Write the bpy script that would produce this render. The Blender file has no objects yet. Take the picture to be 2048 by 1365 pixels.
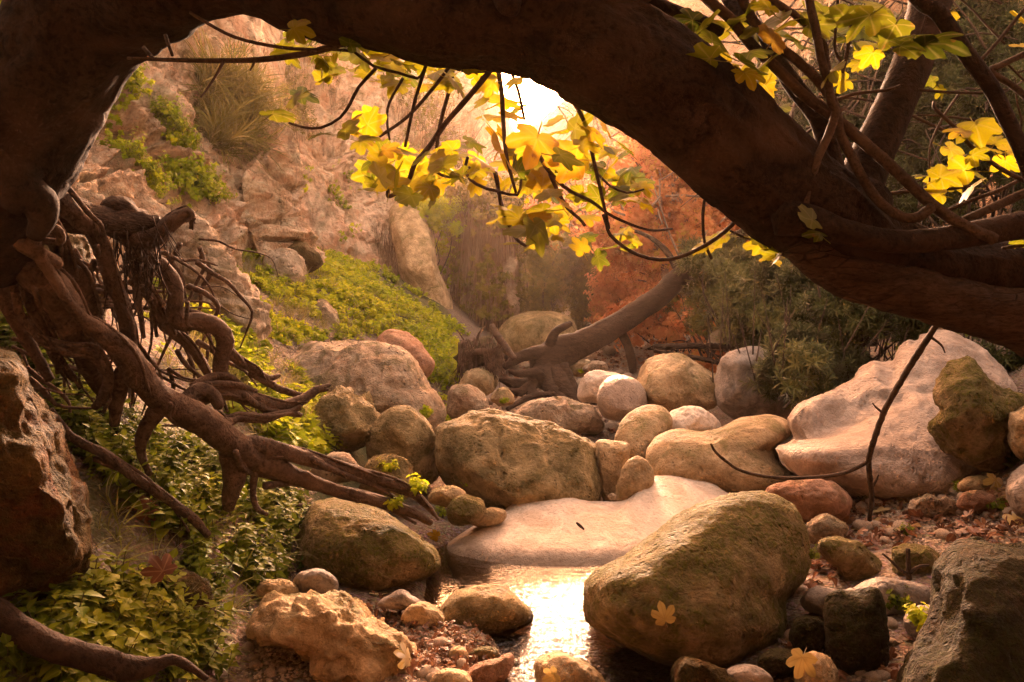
SUN_E = 1.75
HAZE = 0.0009
SHADE_CROWN_N = 480
import bpy, bmesh, math, random
import numpy as np
from mathutils import Vector
rng = np.random.default_rng(7)
random.seed(7)
C = bpy.context.scene.collection
F, HY, H = 1500.0, 640.0, 1.3          # focal length in photo pixels, horizon row, eye height above the water
def P(px, py, Y):
    return np.array([(px - 1024.0) / F * Y, Y, H - (py - HY) / F * Y])

# ------------------------------------------------------------------ noise
def vnoise(p):
    i = np.floor(p).astype(np.int64); f = p - i
    u = f * f * f * (f * (f * 6 - 15) + 10)
    def h(dx, dy, dz):
        n = (i[:, 0] + dx) * 374761393 + (i[:, 1] + dy) * 668265263 + (i[:, 2] + dz) * 1440662683
        n &= 0xffffffff
        n = ((n ^ (n >> 13)) * 1274126177) & 0xffffffff
        n = ((n ^ (n >> 15)) * 2246822519) & 0xffffffff
        return ((n ^ (n >> 16)) & 0xffff) / 32767.5 - 1.0
    ux, uy, uz = u[:, 0], u[:, 1], u[:, 2]
    x00 = h(0,0,0)*(1-ux)+h(1,0,0)*ux; x10 = h(0,1,0)*(1-ux)+h(1,1,0)*ux
    x01 = h(0,0,1)*(1-ux)+h(1,0,1)*ux; x11 = h(0,1,1)*(1-ux)+h(1,1,1)*ux
    return (x00*(1-uy)+x10*uy)*(1-uz)+(x01*(1-uy)+x11*uy)*uz
def fbm(p, oc=4, gain=.5):
    s = 0; a = 1.0; q = np.asarray(p, float); t = 0
    for k in range(oc):
        s = s + a * vnoise(q + 17.3 * k); t += a; a *= gain; q = q * 2.03
    return s / t
def ridged(p, oc=4, gain=.5):
    s = 0; a = 1.0; q = np.asarray(p, float); t = 0
    for k in range(oc):
        s = s + a * (1 - 2*np.abs(vnoise(q + 31.7 * k))); t += a; a *= gain; q = q * 2.03
    return s / t
def sstep(a, b, x):
    t = np.clip((x - a) / (b - a), 0, 1); return t*t*(3-2*t)

# ------------------------------------------------------------------ mesh helpers
LOC = {}
def mesh_obj(name, V, Fs, mat, parent=None, loc=None, smooth=True, attrs=None):
    V = np.asarray(V, float)
    if parent is not None: base = LOC[parent.name]
    elif loc is not None: base = np.asarray(loc, float)
    else: base = np.array([V[:,0].mean(), V[:,1].mean(), V[:,2].min()])
    me = bpy.data.meshes.new(name)
    loops = np.concatenate([f.reshape(-1) for f in Fs]).astype(np.int32)
    tot = np.concatenate([np.full(len(f), f.shape[1], np.int32) for f in Fs])
    st = np.concatenate([[0], np.cumsum(tot)[:-1]]).astype(np.int32)
    me.vertices.add(len(V)); me.vertices.foreach_set('co', (V - base).astype(np.float32).ravel())
    me.loops.add(len(loops)); me.loops.foreach_set('vertex_index', loops)
    me.polygons.add(len(tot)); me.polygons.foreach_set('loop_start', st)
    me.update(calc_edges=True); me.validate()
    me.polygons.foreach_set('use_smooth', np.full(len(me.polygons), smooth))
    for k, a in (attrs or {}).items():
        at = me.attributes.new(k, 'FLOAT', 'POINT'); at.data.foreach_set('value', np.asarray(a, np.float32))
    if mat: me.materials.append(mat)
    o = bpy.data.objects.new(name, me); C.objects.link(o)
    if parent is not None: o.parent = parent
    else: o.location = base
    LOC[o.name] = base
    return o
def empty(name, loc):
    o = bpy.data.objects.new(name, None); C.objects.link(o); o.location = tuple(loc); o.empty_display_size = .1
    LOC[o.name] = np.asarray(loc, float); return o
def tag(o, label=None, cat=None, group=None, kind=None):
    for k, v in (('label', label), ('category', cat), ('group', group), ('kind', kind)):
        if v: o[k] = v
    return o
_ico = {}
def ico(n):
    if n not in _ico:
        bm = bmesh.new(); bmesh.ops.create_icosphere(bm, subdivisions=n, radius=1)
        bm.verts.ensure_lookup_table()
        V = np.array([v.co[:] for v in bm.verts]); Fc = np.array([[v.index for v in f.verts] for f in bm.faces])
        bm.free(); _ico[n] = (V / np.linalg.norm(V, axis=1)[:, None], Fc)
    return _ico[n]
def vnormals(V, Fc):
    a, b, c = V[Fc[:,0]], V[Fc[:,1]], V[Fc[:,2]]
    fn = np.cross(b-a, c-a); N = np.zeros_like(V)
    for k in range(3): np.add.at(N, Fc[:,k], fn)
    return N / (np.linalg.norm(N, axis=1)[:, None] + 1e-12)
def crom(pts, closed=False, m=200):
    p = np.asarray(pts, float)
    if closed: q = np.vstack([p[-1:], p, p[:2]])
    else: q = np.vstack([2*p[:1]-p[1:2], p, 2*p[-1:]-p[-2:-1]])
    n = len(q) - 3; out = []
    for i in range(n):
        t = np.linspace(0, 1, max(2, m // n), endpoint=False)[:, None]
        a, b, c, d = q[i], q[i+1], q[i+2], q[i+3]
        out.append(.5*((2*b)+(-a+c)*t+(2*a-5*b+4*c-d)*t*t+(-a+3*b-3*c+d)*t**3))
    if not closed: out.append(q[-2:-1])
    return np.vstack(out)

def rock_mesh(outline, Y, T, k=0., rough=.05, freq=2., sub=5, box=.85, seed=0, facets=0, fine=.012, ridge=0., strata=0., nf=5):
    """closed stone: outline (photo pixels) is its widest section, T its half depth in metres, k how far its top leans back"""
    o = crom(outline, True, 240)
    cx, cy = (o[:,0].min()+o[:,0].max())/2, (o[:,1].min()+o[:,1].max())/2
    a = np.arctan2(cy - o[:,1], o[:,0]-cx); r = np.hypot(o[:,0]-cx, o[:,1]-cy)
    s = np.argsort(a); a, r = a[s], r[s]
    S, Fc = ico(sub); S = S.copy()
    rg = np.random.default_rng(seed + 100)
    if True:
        for _ in range(nf):
            n = rg.normal(size=3); n[1] = -abs(n[1])*1.2; n /= np.linalg.norm(n); d = rg.uniform(.70, .93); S = S - .75*np.maximum(0, S @ n - d)[:, None]*n
        for _ in range(facets):
            n = rg.normal(size=3); n[1] = -abs(n[1])*1.1; n /= np.linalg.norm(n); d = rg.uniform(.62, .86)
            ex = np.maximum(0, S @ n - d); S = S - .92*ex[:, None]*n
    th = np.arctan2(S[:,2], S[:,0]); rho = np.hypot(S[:,0], S[:,2])
    nz = np.maximum(rho, 1e-6)
    rad = np.interp(th, a, r, period=2*math.pi) 
    mix = np.clip(rho*1.6, 0, 1); rad = rad*mix + r.mean()*(1-mix)*.9
    rr = rad*np.power(nz, box)
    px = cx + rr*np.cos(th); py = cy - rr*np.sin(th)
    tx, tz = rg.normal(0, .16, 2)
    dep = Y + T*np.sign(S[:,1])*np.abs(S[:,1])**.8 + k*(cy-py)/F*Y + (tx*(px-cx) + tz*(py-cy))/F*Y*np.clip(-S[:,1], 0, 1)
    V = np.stack([(px-1024)/F*dep, dep, H-(py-HY)/F*dep], 1)
    size = r.mean()/F*Y
    N = vnormals(V, Fc)
    if (N * (V - V.mean(0))).sum() < 0: Fc = Fc[:, ::-1]; N = -N
    off = rg.uniform(-50, 50, 3)
    q = V/size*freq + off
    D = 1.5*rough*size*fbm(q, 3) + .55*rough*size*ridged(q*2.3+4, 3) + 1.3*fine*size*fbm(q*6, 4)
    if nf > 1:
        ck = np.abs(fbm(V/size*1.1+off+60, 3)); D = D - .05*size*(1-sstep(.0, .035, ck))*sstep(-.05, .2, fbm(V/size*.9+off+80, 2))
        ch = fbm(V/size*2.2+off+90, 2); D = D - .035*size*sstep(.22, .30, ch)
    if ridge: D = D - ridge*size*np.maximum(0, ridged(q*.9+9, 4)-.25)
    if strata:
        w = V @ np.array([.25, .1, 1.]) / size * 5 + 1.2*fbm(q*.7, 3)
        D = D + strata*size*(np.abs(w - np.floor(w) - .5)*2 - .5)
    return V + N*D[:, None], Fc, size

def tube(pts, ring=10, step=.04, gnarl=.1, gfreq=3., seed=0, ridges=0.):
    """pts rows: px, py, Y, radius in photo pixels -> a closed tapering limb"""
    p = np.array([list(P(a, b, c)) + [r/F*c] for a, b, c, r in pts])
    return tube_w(p, ring, step, gnarl, gfreq, seed, ridges)
def tube_w(p, ring=10, step=.04, gnarl=.1, gfreq=3., seed=0, ridges=0.):
    p = np.asarray(p, float)
    L = np.linalg.norm(np.diff(p[:, :3], axis=0), axis=1).sum()
    m = int(np.clip(L/step, len(p)*2, 400))
    c = crom(p, False, m); X = c[:, :3]; R = np.maximum(c[:, 3], .0008)
    T = np.gradient(X, axis=0); T /= np.linalg.norm(T, axis=1)[:, None] + 1e-12
    u = np.cross(T[0], [0, 0, 1.]); 
    if np.linalg.norm(u) < .1: u = np.cross(T[0], [0, 1., 0])
    u /= np.linalg.norm(u); U = [u]
    for i in range(1, len(X)):
        u = U[-1] - T[i]*(U[-1] @ T[i]); U.append(u/np.linalg.norm(u))
    U = np.array(U); W = np.cross(T, U)
    th = np.arange(ring)/ring*2*math.pi
    s = np.concatenate([[0], np.cumsum(np.linalg.norm(np.diff(X, axis=0), axis=1))])
    rm = R.mean()
    ct, st_ = np.cos(th)[None], np.sin(th)[None]
    D = (ct[..., None]*U[:, None] + st_[..., None]*W[:, None])
    base = X[:, None] + D*R[:, None, None]
    q = base.reshape(-1, 3)
    n = fbm(np.stack([q[:,0], q[:,1], q[:,2]], 1)/max(rm, .01)*gfreq*.35 + seed*3.1, 3).reshape(len(X), ring)
    amp = gnarl*n
    if ring > 60:
        n2 = ridged(q/max(rm, .01)*1.6+seed, 4).reshape(len(X), ring); n3 = fbm(q/max(rm, .01)*np.array([4., 4., 4.])+seed, 3).reshape(len(X), ring); amp = amp - .045*np.maximum(0, n2-.35)*2 + .022*n3
    if ridges:
        tt = np.broadcast_to(th[None], (len(X), ring)); ss = np.broadcast_to(s[:, None], (len(X), ring))
        qq = np.stack([np.cos(tt)*2.2, np.sin(tt)*2.2, ss/max(rm, .01)*.22], -1).reshape(-1, 3) + seed*1.7
        amp = amp + ridges*ridged(qq, 3).reshape(len(X), ring)
    V = X[:, None] + D*(R[:, None]*(1+amp))[..., None]
    V = V.reshape(-1, 3); n_ = len(X)
    i = np.arange(n_-1)[:, None]*ring; j = np.arange(ring)[None]; jn = (j+1) % ring
    Q = np.stack([i+j, i+jn, i+ring+jn, i+ring+j], -1).reshape(-1, 4)
    V = np.vstack([V, X[:1]-T[:1]*R[0]*.5, X[-1:]+T[-1:]*R[-1]*.5]); a, b = len(V)-2, len(V)-1
    k = np.arange(ring); k2 = (k+1) % ring
    c1 = np.stack([np.full(ring, a), k2, k], 1); c2 = np.stack([np.full(ring, b), (n_-1)*ring+k, (n_-1)*ring+k2], 1)
    return V, [Q, np.vstack([c1, c2])]
def join(ms):
    V = []; Q = []; o = 0
    tri = []; quad = []
    for v, fs in ms:
        for f in fs: (tri if f.shape[1] == 3 else quad).append(f+o)
        V.append(v); o += len(v)
    out = []
    if quad: out.append(np.vstack(quad))
    if tri: out.append(np.vstack(tri))
    return np.vstack(V), out

# ------------------------------------------------------------------ scattering one template many times into one mesh
def frames(Z, spin):
    """rotation matrices whose third column is Z, turned about it by spin"""
    Z = Z/np.linalg.norm(Z, axis=1)[:, None]
    a = np.where(np.abs(Z[:, 2:3]) < .9, np.array([[0, 0, 1.]]), np.array([[1., 0, 0]]))
    X = np.cross(a, Z); X /= np.linalg.norm(X, axis=1)[:, None]; Yv = np.cross(Z, X)
    c, s = np.cos(spin)[:, None], np.sin(spin)[:, None]
    return np.stack([X*c+Yv*s, -X*s+Yv*c, Z], 2)
def scatter(temps, pos, Z, spin, scale, rnd=None):
    """temps: list of (V, faces, attrs); returns V, faces list, attrs"""
    n = len(pos); R = frames(Z, spin); pick = rng.integers(0, len(temps), n)
    if rnd is None: rnd = rng.random(n)
    Vs, Ts, Qs, rs, vs = [], [], [], [], []; off = 0
    for t, (tv, tf, ta) in enumerate(temps):
        idx = np.where(pick == t)[0]
        if not len(idx): continue
        v = np.einsum('nij,mj->nmi', R[idx], tv)*scale[idx, None, None] + pos[idx, None]
        m = len(tv)
        for f in tf:
            ff = (f[None] + (np.arange(len(idx))*m)[:, None, None] + off).reshape(-1, f.shape[1])
            (Ts if f.shape[1] == 3 else Qs).append(ff)
        Vs.append(v.reshape(-1, 3)); rs.append((np.repeat(rnd[idx], m) + np.tile(ta['dr'], len(idx))))
        vs.append(np.tile(ta['vein'], len(idx))); off += m*len(idx)
    fs = []
    if Qs: fs.append(np.vstack(Qs))
    if Ts: fs.append(np.vstack(Ts))
    return np.vstack(Vs), fs, {'rnd': np.clip(np.concatenate(rs), 0, 1), 'vein': np.concatenate(vs)}
def rotm(ax, a):
    ax = np.asarray(ax, float); ax = ax/np.linalg.norm(ax); K = np.array([[0,-ax[2],ax[1]],[ax[2],0,-ax[0]],[-ax[1],ax[0],0]])
    return np.eye(3)+math.sin(a)*K+(1-math.cos(a))*(K@K)
def lance(L=1., w=.09, bend=.15, n=3):
    """narrow leaf along +X, top face +Z"""
    xs = np.linspace(0, 1, n+2); V = []; 
    wd = np.sin(np.pi*np.clip(xs, .04, .97))**.7*w
    for x, q in zip(xs, wd):
        z = -bend*x*x
        V += [[x*L, -q, z+q*.35], [x*L, 0, z], [x*L, q, z+q*.35]]
    V = np.array(V); Fq = []
    for i in range(n+1):
        a = i*3; Fq += [[a, a+3, a+4, a+1], [a+1, a+4, a+5, a+2]]
    return V, [np.array(Fq)], np.tile([1, 0, 1.], n+2)
def ovate(L=1., w=.32, bend=.2):
    xs = np.array([0, .15, .4, .7, 1.]); wd = np.array([.01, .75, 1., .55, .0])*w
    V = []
    for x, q in zip(xs, wd):
        z = -bend*x*x
        V += [[x*L, -q, z+q*.25], [x*L, 0, z], [x*L, q, z+q*.25]]
    V = np.array(V); Fq = []
    for i in range(4):
        a = i*3; Fq += [[a, a+3, a+4, a+1], [a+1, a+4, a+5, a+2]]
    return V, [np.array(Fq)], np.tile([1, 0, 1.], 5)
def palmate(seed=0, cut=.52, curl=.22, petiole=.7, simple=False):
    """broad five-lobed leaf, stalk joint at the origin, tip along +Y, top face +Z"""
    rg = np.random.default_rng(seed)
    tips = [(90, 1.), (38, .88), (-18, .62)]
    pts = []
    def half(sgn):
        out = []
        A = lambda d: 90 - (90-d)*sgn
        out += [(A(80), .9), (A(72), .76), (A(64), cut)]
        out += [(A(57), .7), (A(49), .84), (A(38), .9), (A(28), .82), (A(19), .68), (A(11), cut*.92)]
        out += [(A(2), .58), (A(-8), .64), (A(-18), .64), (A(-32), .52), (A(-52), .42), (A(-74), .26)]
        return out
    R_ = half(1); L_ = half(-1)
    pts = [(90, 1.)] + R_ + [(-90, .1)] + L_[::-1]
    ang = np.radians([p[0] for p in pts]); rad = np.array([p[1] for p in pts])*(1+rg.uniform(-.07, .07, len(pts)))
    ring = []
    vein_dirs = np.radians([90, 38, 142, -18, 198])
    def vn(a): return np.clip(np.min(np.abs((a - vein_dirs + np.pi) % (2*np.pi) - np.pi))/.3, 0, 1)
    V = [[0, 0, 0]]; vein = [0.]; n = len(pts)
    for f in (.45, 1.):
        for a, r in zip(ang, rad):
            rr = r*f; V.append([rr*math.cos(a), rr*math.sin(a), 0]); vein.append(vn(a))
    V = np.array(V)
    d = np.hypot(V[:,0], V[:,1])
    V[:,2] = -curl*d**2 + .08*np.abs(V[:,0]) + .05*np.sin(V[:,0]*6+seed)*d + .06*np.sin(V[:,1]*5+seed*2)*d + rg.uniform(-.015, .015, len(V))
    T = [[0, 1+i, 1+(i+1) % n] for i in range(n)]; Q = [[1+i, 1+n+i, 1+n+(i+1) % n, 1+(i+1) % n] for i in range(n)]
    fs = [np.array(Q), np.array(T)]; vein = np.array(vein)
    if petiole:
        k = len(V); w = .018
        pv = []
        for t in (0, .5, 1.):
            y = -petiole*t; z = -.12*math.sin(t*1.6)-.02
            pv += [[-w, y, z], [w, y, z+.01], [0, y, z-w*1.6]]
        V = np.vstack([V, pv]); vein = np.concatenate([vein, np.zeros(9)])
        for i in range(2):
            a = k+i*3
            fs[0] = np.vstack([fs[0], [[a, a+1, a+4, a+3], [a+1, a+2, a+5, a+4], [a+2, a, a+3, a+5]]])
    return V, fs, vein
def place(leaf, R, t, s):
    V, f, v = leaf; return (V*s) @ R.T + t, f, v
def bundle(items, stems=()):
    """items: placed leaves -> a template (V, faces, attrs)"""
    Vs, Q, T, dr, ve = [], [], [], [], []; o = 0
    for V, f, v in items:
        for g in f: (Q if g.shape[1] == 4 else T).append(g+o)
        Vs.append(V); o += len(V); dr.append(np.full(len(V), rng.uniform(-.18, .18))); ve.append(v)
    for V, f in stems:
        for g in f: (Q if g.shape[1] == 4 else T).append(g+o)
        Vs.append(V); o += len(V); dr.append(np.full(len(V), 0.)); ve.append(np.full(len(V), 3.))
    fs = []
    if Q: fs.append(np.vstack(Q))
    if T: fs.append(np.vstack(T))
    return np.vstack(Vs), fs, {'dr': np.concatenate(dr), 'vein': np.concatenate(ve)}
def yaw_pitch(az, el): return rotm([0,0,1], az) @ rotm([0,1,0], -el)
# ------------------------------------------------------------------ materials
def newmat(name):
    m = bpy.data.materials.new(name); m.use_nodes = True
    nt = m.node_tree; nt.nodes.clear(); out = nt.nodes.new('ShaderNodeOutputMaterial')
    return m, nt, out
class N:
    def __init__(s, nt): s.nt = nt
    def n(s, t, **kw):
        x = s.nt.nodes.new('ShaderNode'+t)
        for k, v in kw.items():
            if k in x.inputs: 
                if hasattr(v, 'is_output'): s.nt.links.new(v, x.inputs[k])
                else: x.inputs[k].default_value = v
            else: setattr(x, k, v)
        return x
    def l(s, a, b): s.nt.links.new(a, b)
    def noise(s, vec, scale, detail=4, rough=.55, dist=0.):
        x = s.nt.nodes.new('ShaderNodeTexNoise'); x.inputs['Scale'].default_value = scale; x.inputs['Detail'].default_value = detail
        x.inputs['Roughness'].default_value = rough; x.inputs['Distortion'].default_value = dist; s.l(vec, x.inputs['Vector']); return x.outputs['Fac']
    def ramp(s, fac, stops):
        x = s.nt.nodes.new('ShaderNodeValToRGB'); e = x.color_ramp.elements
        while len(e) < len(stops): e.new(.5)
        for q, (p, c) in zip(e, stops): q.position = p; q.color = (c if hasattr(c, '__len__') else (c, c, c))[:3] + (1,) if hasattr(c, '__len__') else (c, c, c, 1)
        s.l(fac, x.inputs['Fac']); return x.outputs['Color']
    def mix(s, fac, a, b, mode='MIX'):
        x = s.nt.nodes.new('ShaderNodeMix'); x.data_type = 'RGBA'; x.blend_type = mode
        for sock, v in ((x.inputs[0], fac), (x.inputs[6], a), (x.inputs[7], b)):
            if hasattr(v, 'is_output'): s.l(v, sock)
            else: sock.default_value = v if not hasattr(v, '__len__') else tuple(v)[:3]+(1,)
        return x.outputs[2]
    def math(s, op, a, b=0., clamp=False):
        x = s.nt.nodes.new('ShaderNodeMath'); x.operation = op; x.use_clamp = clamp
        for sock, v in ((x.inputs[0], a), (x.inputs[1], b)):
            if hasattr(v, 'is_output'): s.l(v, sock)
            else: sock.default_value = v
        return x.outputs[0]
def sc3(c, k): return tuple(x*k for x in c)
def rock_mat(name, c, c2, moss=0., mossc=(.10, .105, .02), dark=.5, rough=.75, wet=0., bump=.5, scale=1., stain=0., stainc=(.30, .12, .05), pits=.5, streak=False):
    m, nt, out = newmat(name); g = N(nt)
    tc = g.n('TexCoord'); oi = g.n('ObjectInfo')
    off = g.n('VectorMath', operation='SCALE'); off.inputs[0].default_value = (37, 71, 53); g.l(oi.outputs['Random'], off.inputs['Scale'])
    ad = g.n('VectorMath', operation='ADD'); g.l(tc.outputs['Object'], ad.inputs[0]); g.l(off.outputs[0], ad.inputs[1]); v = ad.outputs[0]
    big = g.noise(v, 2.2*scale, 5, .6, .6); mid = g.noise(v, 9*scale, 6, .62); fine = g.noise(v, 55*scale, 5, .65); vf = g.noise(v, 160*scale, 3, .6)
    col = g.mix(g.ramp(big, [(.42, 0.), (.58, 1.)]), c, c2)
    blot = g.noise(v, 4.5*scale, 7, .72, 1.5); col = g.mix(g.ramp(blot, [(.5, 0.), (.6, .75)]), col, tuple(min(.8, x*1.25) for x in c2)); col = g.mix(g.ramp(blot, [(.34, .7*dark+.25), (.46, 0.)]), col, (c[0]*.55, c[1]*.5, c[2]*.42))
    col = g.mix(g.ramp(mid, [(.36, dark), (.54, 0.)]), col, sc3(c, .42))
    col = g.mix(g.ramp(fine, [(.32, .6), (.46, 0.), (.66, 0.)]), col, sc3(c, .4))
    col = g.mix(g.ramp(fine, [(.58, 0.), (.74, .4)]), col, tuple(min(.75, x*1.45) for x in c2))
    if stain:
        st = g.noise(v, 3.1*scale, 4, .6, 1.2); col = g.mix(g.math('MULTIPLY', g.ramp(st, [(.5, 0.), (.66, 1.)]), stain), col, stainc)
    hgt = g.math('ADD', g.math('MULTIPLY', g.math('ADD', mid, g.math('MULTIPLY', blot, .8)), 1.2), g.math('MULTIPLY', fine, .55))
    hgt = g.math('ADD', hgt, g.math('MULTIPLY', vf, .2))
    vo = g.n('TexVoronoi', feature='F1', Scale=26*scale); 
    wv = g.n('VectorMath', operation='ADD'); g.l(v, wv.inputs[0]); 
    nz = g.n('TexNoise', Scale=14*scale); g.l(v, nz.inputs['Vector']); sca = g.n('VectorMath', operation='SCALE'); sca.inputs['Scale'].default_value = .09/scale; g.l(nz.outputs['Color'], sca.inputs[0]); g.l(sca.outputs[0], wv.inputs[1]); g.l(wv.outputs[0], vo.inputs['Vector'])
    pit = g.math('MULTIPLY', g.ramp(vo.outputs['Distance'], [(.12, 1.), (.34, 0.)]), g.ramp(g.noise(v, 5*scale, 3), [(.47, 0.), (.6, 1.)]))
    hgt = g.math('SUBTRACT', hgt, g.math('MULTIPLY', pit, pits))
    col = g.mix(g.math('MULTIPLY', pit, .55*min(1, pits*1.4)), col, sc3(c, .3))
    if streak:
        mp = g.n('Mapping'); mp.inputs['Scale'].default_value = (5, 5, .7); g.l(v, mp.inputs['Vector'])
        s1 = g.noise(mp.outputs[0], 1.3, 5, .6, .4); col = g.mix(g.ramp(s1, [(.52, 0.), (.68, .65)]), col, sc3(c, .35))
    ro = g.ramp(mid, [(.3, rough-.12), (.7, min(1, rough+.12))])
    if moss:
        geo = g.n('NewGeometry'); sep = g.n('SeparateXYZ'); g.l(geo.outputs['Normal'], sep.inputs[0])
        mn = g.noise(v, 4.2*scale, 6, .68, .5); up = g.math('MULTIPLY', g.math('ADD', sep.outputs['Z'], .6), .10)
        mk = g.ramp(g.math('ADD', g.math('ADD', mn, up), (moss-.5)*.35), [(.50, 0.), (.68, .88)])
        mk2 = g.math('MULTIPLY', mk, g.ramp(fine, [(.38, .35), (.6, 1.)]))
        mc = g.mix(g.noise(v, 30*scale, 4, .6), sc3(mossc, .45), sc3(mossc, 1.5))
        col = g.mix(mk2, col, mc); hgt = g.math('ADD', hgt, g.math('MULTIPLY', mk2, .5))
    gp = g.n('NewGeometry'); sz = g.n('SeparateXYZ'); g.l(gp.outputs['Position'], sz.inputs[0])
    wl = g.math('ADD', sz.outputs['Z'], g.math('MULTIPLY', g.math('SUBTRACT', mid, .5), .12)); damp = g.ramp(wl, [(.02, 1.), (.075, 0.)])
    col = g.mix(g.math('MULTIPLY', damp, .72), col, sc3(c, .30))
    bp = g.n('Bump', Strength=min(1, bump*1.35), Distance=.05/scale); g.l(hgt, bp.inputs['Height'])
    b = g.n('BsdfPrincipled'); g.l(col, b.inputs['Base Color']); g.l(bp.outputs[0], b.inputs['Normal'])
    if wet:
        ro = g.mix(g.ramp(g.noise(v, 1.6*scale, 3, .5), [(.4, 1.), (.6, .25)]), ro, g.ramp(fine, [(.3, .26), (.7, .46)])) if wet < 1 else g.ramp(fine, [(.3, .2), (.7, .38)])
        b.inputs['Specular IOR Level'].default_value = .5
    else: b.inputs['Specular IOR Level'].default_value = .09
    ro = g.mix(g.math('MULTIPLY', damp, .7), ro, (.25, .25, .25))
    g.l(ro, b.inputs['Roughness']); g.l(b.outputs[0], out.inputs['Surface']); return m
def bark_mat(name, c, c2, scale=1., bump=.5, stretch=(1, 1, 1), patch=.5, crack=0.):
    m, nt, out = newmat(name); g = N(nt)
    tc = g.n('TexCoord'); mp = g.n('Mapping'); mp.inputs['Scale'].default_value = stretch; g.l(tc.outputs['Object'], mp.inputs['Vector']); v = mp.outputs[0]
    a = g.noise(v, 7*scale, 6, .65, .8); b_ = g.noise(v, 40*scale, 5, .65); d = g.noise(v, 2.5*scale, 3)
    col = g.mix(g.ramp(a, [(.35, 0.), (.65, 1.)]), c, c2)
    col = g.mix(g.ramp(b_, [(.35, .7), (.52, 0.)]), col, sc3(c, .4))
    col = g.mix(g.ramp(d, [(.5, 0.), (.7, patch)]), col, sc3(c2, 1.6))
    vo = g.n('TexVoronoi', feature='DISTANCE_TO_EDGE', Scale=11*scale); g.l(v, vo.inputs['Vector'])
    cr = g.math('MULTIPLY', g.ramp(vo.outputs['Distance'], [(0., 1.), (.07, 0.)]), g.ramp(d, [(.45, 0.), (.6, 1.)]))
    col = g.mix(g.math('MULTIPLY', cr, .6*crack), col, sc3(c, .3))
    h = g.math('SUBTRACT', g.math('ADD', a, g.math('MULTIPLY', b_, .45)), g.math('MULTIPLY', cr, .4*crack))
    bp = g.n('Bump', Strength=bump, Distance=.02); g.l(h, bp.inputs['Height'])
    p = g.n('BsdfPrincipled', Roughness=.85); p.inputs['Specular IOR Level'].default_value = .1
    g.l(col, p.inputs['Base Color']); g.l(bp.outputs[0], p.inputs['Normal']); g.l(p.outputs[0], out.inputs['Surface']); return m
def leaf_mat(name, stops, trans=.45, veinmix=.35, veinc=(.5, .4, .12), stemc=(.10, .075, .03), gloss=.25, spots=0., rough=.5):
    m, nt, out = newmat(name); g = N(nt)
    at = g.n('Attribute', attribute_name='rnd'); ve = g.n('Attribute', attribute_name='vein')
    tc = g.n('TexCoord')
    col = g.ramp(at.outputs['Fac'], stops)
    nz = g.noise(tc.outputs['Object'], 14, 3); col = g.mix(g.ramp(nz, [(.4, 0.), (.7, .35)]), col, g.ramp(at.outputs['Fac'], [(p, sc3(c, .62)) for p, c in stops]))
    if spots: col = g.mix(g.math('MULTIPLY', g.ramp(g.noise(tc.outputs['Object'], 34, 4, .6), [(.62, 0.), (.7, 1.)]), spots), col, (.16, .05, .012))
    col = g.mix(g.math('MULTIPLY', g.ramp(ve.outputs['Fac'], [(0., 1.), (.32, 0.)]), veinmix), col, veinc)
    col = g.mix(g.math('GREATER_THAN', ve.outputs['Fac'], 2.), col, stemc)
    d = g.n('BsdfDiffuse'); t = g.n('BsdfTranslucent'); g.l(col, d.inputs[0]); g.l(col, t.inputs[0])
    gm = g.n('Gamma', Gamma=.85); g.l(col, gm.inputs[0]); g.l(gm.outputs[0], t.inputs[0])
    mx = g.n('MixShader'); mx.inputs[0].default_value = trans; g.l(d.outputs[0], mx.inputs[1]); g.l(t.outputs[0], mx.inputs[2])
    gl = g.n('BsdfGlossy', Roughness=rough); gl.inputs[0].default_value = (1, 1, 1, 1)
    fr = g.n('Fresnel', IOR=1.4); m2 = g.n('MixShader'); g.l(g.math('MULTIPLY', fr.outputs[0], gloss), m2.inputs[0])
    g.l(mx.outputs[0], m2.inputs[1]); g.l(gl.outputs[0], m2.inputs[2]); g.l(m2.outputs[0], out.inputs['Surface']); return m
def ground_mat():
    m, nt, out = newmat('earth_and_gravel'); g = N(nt); tc = g.n('TexCoord'); v = tc.outputs['Object']
    a = g.noise(v, 1.3, 5, .6); b = g.noise(v, 14, 5, .65); c = g.noise(v, 70, 4, .65)
    col = g.mix(g.ramp(a, [(.38, 0.), (.62, 1.)]), (.10, .062, .035), (.20, .135, .085))
    col = g.mix(g.ramp(b, [(.35, .8), (.55, 0.)]), col, (.07, .042, .024))
    vo = g.n('TexVoronoi', Scale=42.); g.l(v, vo.inputs['Vector']); 
    col = g.mix(g.ramp(c, [(.45, 0.), (.7, .6)]), col, g.mix(.75, vo.outputs['Color'], (.33, .26, .19)))
    gr = g.n('Attribute', attribute_name='green'); col = g.mix(gr.outputs['Fac'], col, g.mix(b, (.035, .04, .008), (.10, .10, .02)))
    h = g.math('SUBTRACT', g.math('ADD', b, g.math('MULTIPLY', c, .4)), g.math('MULTIPLY', vo.outputs['Distance'], .6))
    bp = g.n('Bump', Strength=.7, Distance=.03); g.l(h, bp.inputs['Height'])
    p = g.n('BsdfPrincipled', Roughness=.85); p.inputs['Specular IOR Level'].default_value = .25
    g.l(col, p.inputs['Base Color']); g.l(bp.outputs[0], p.inputs['Normal']); g.l(p.outputs[0], out.inputs['Surface']); return m
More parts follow.
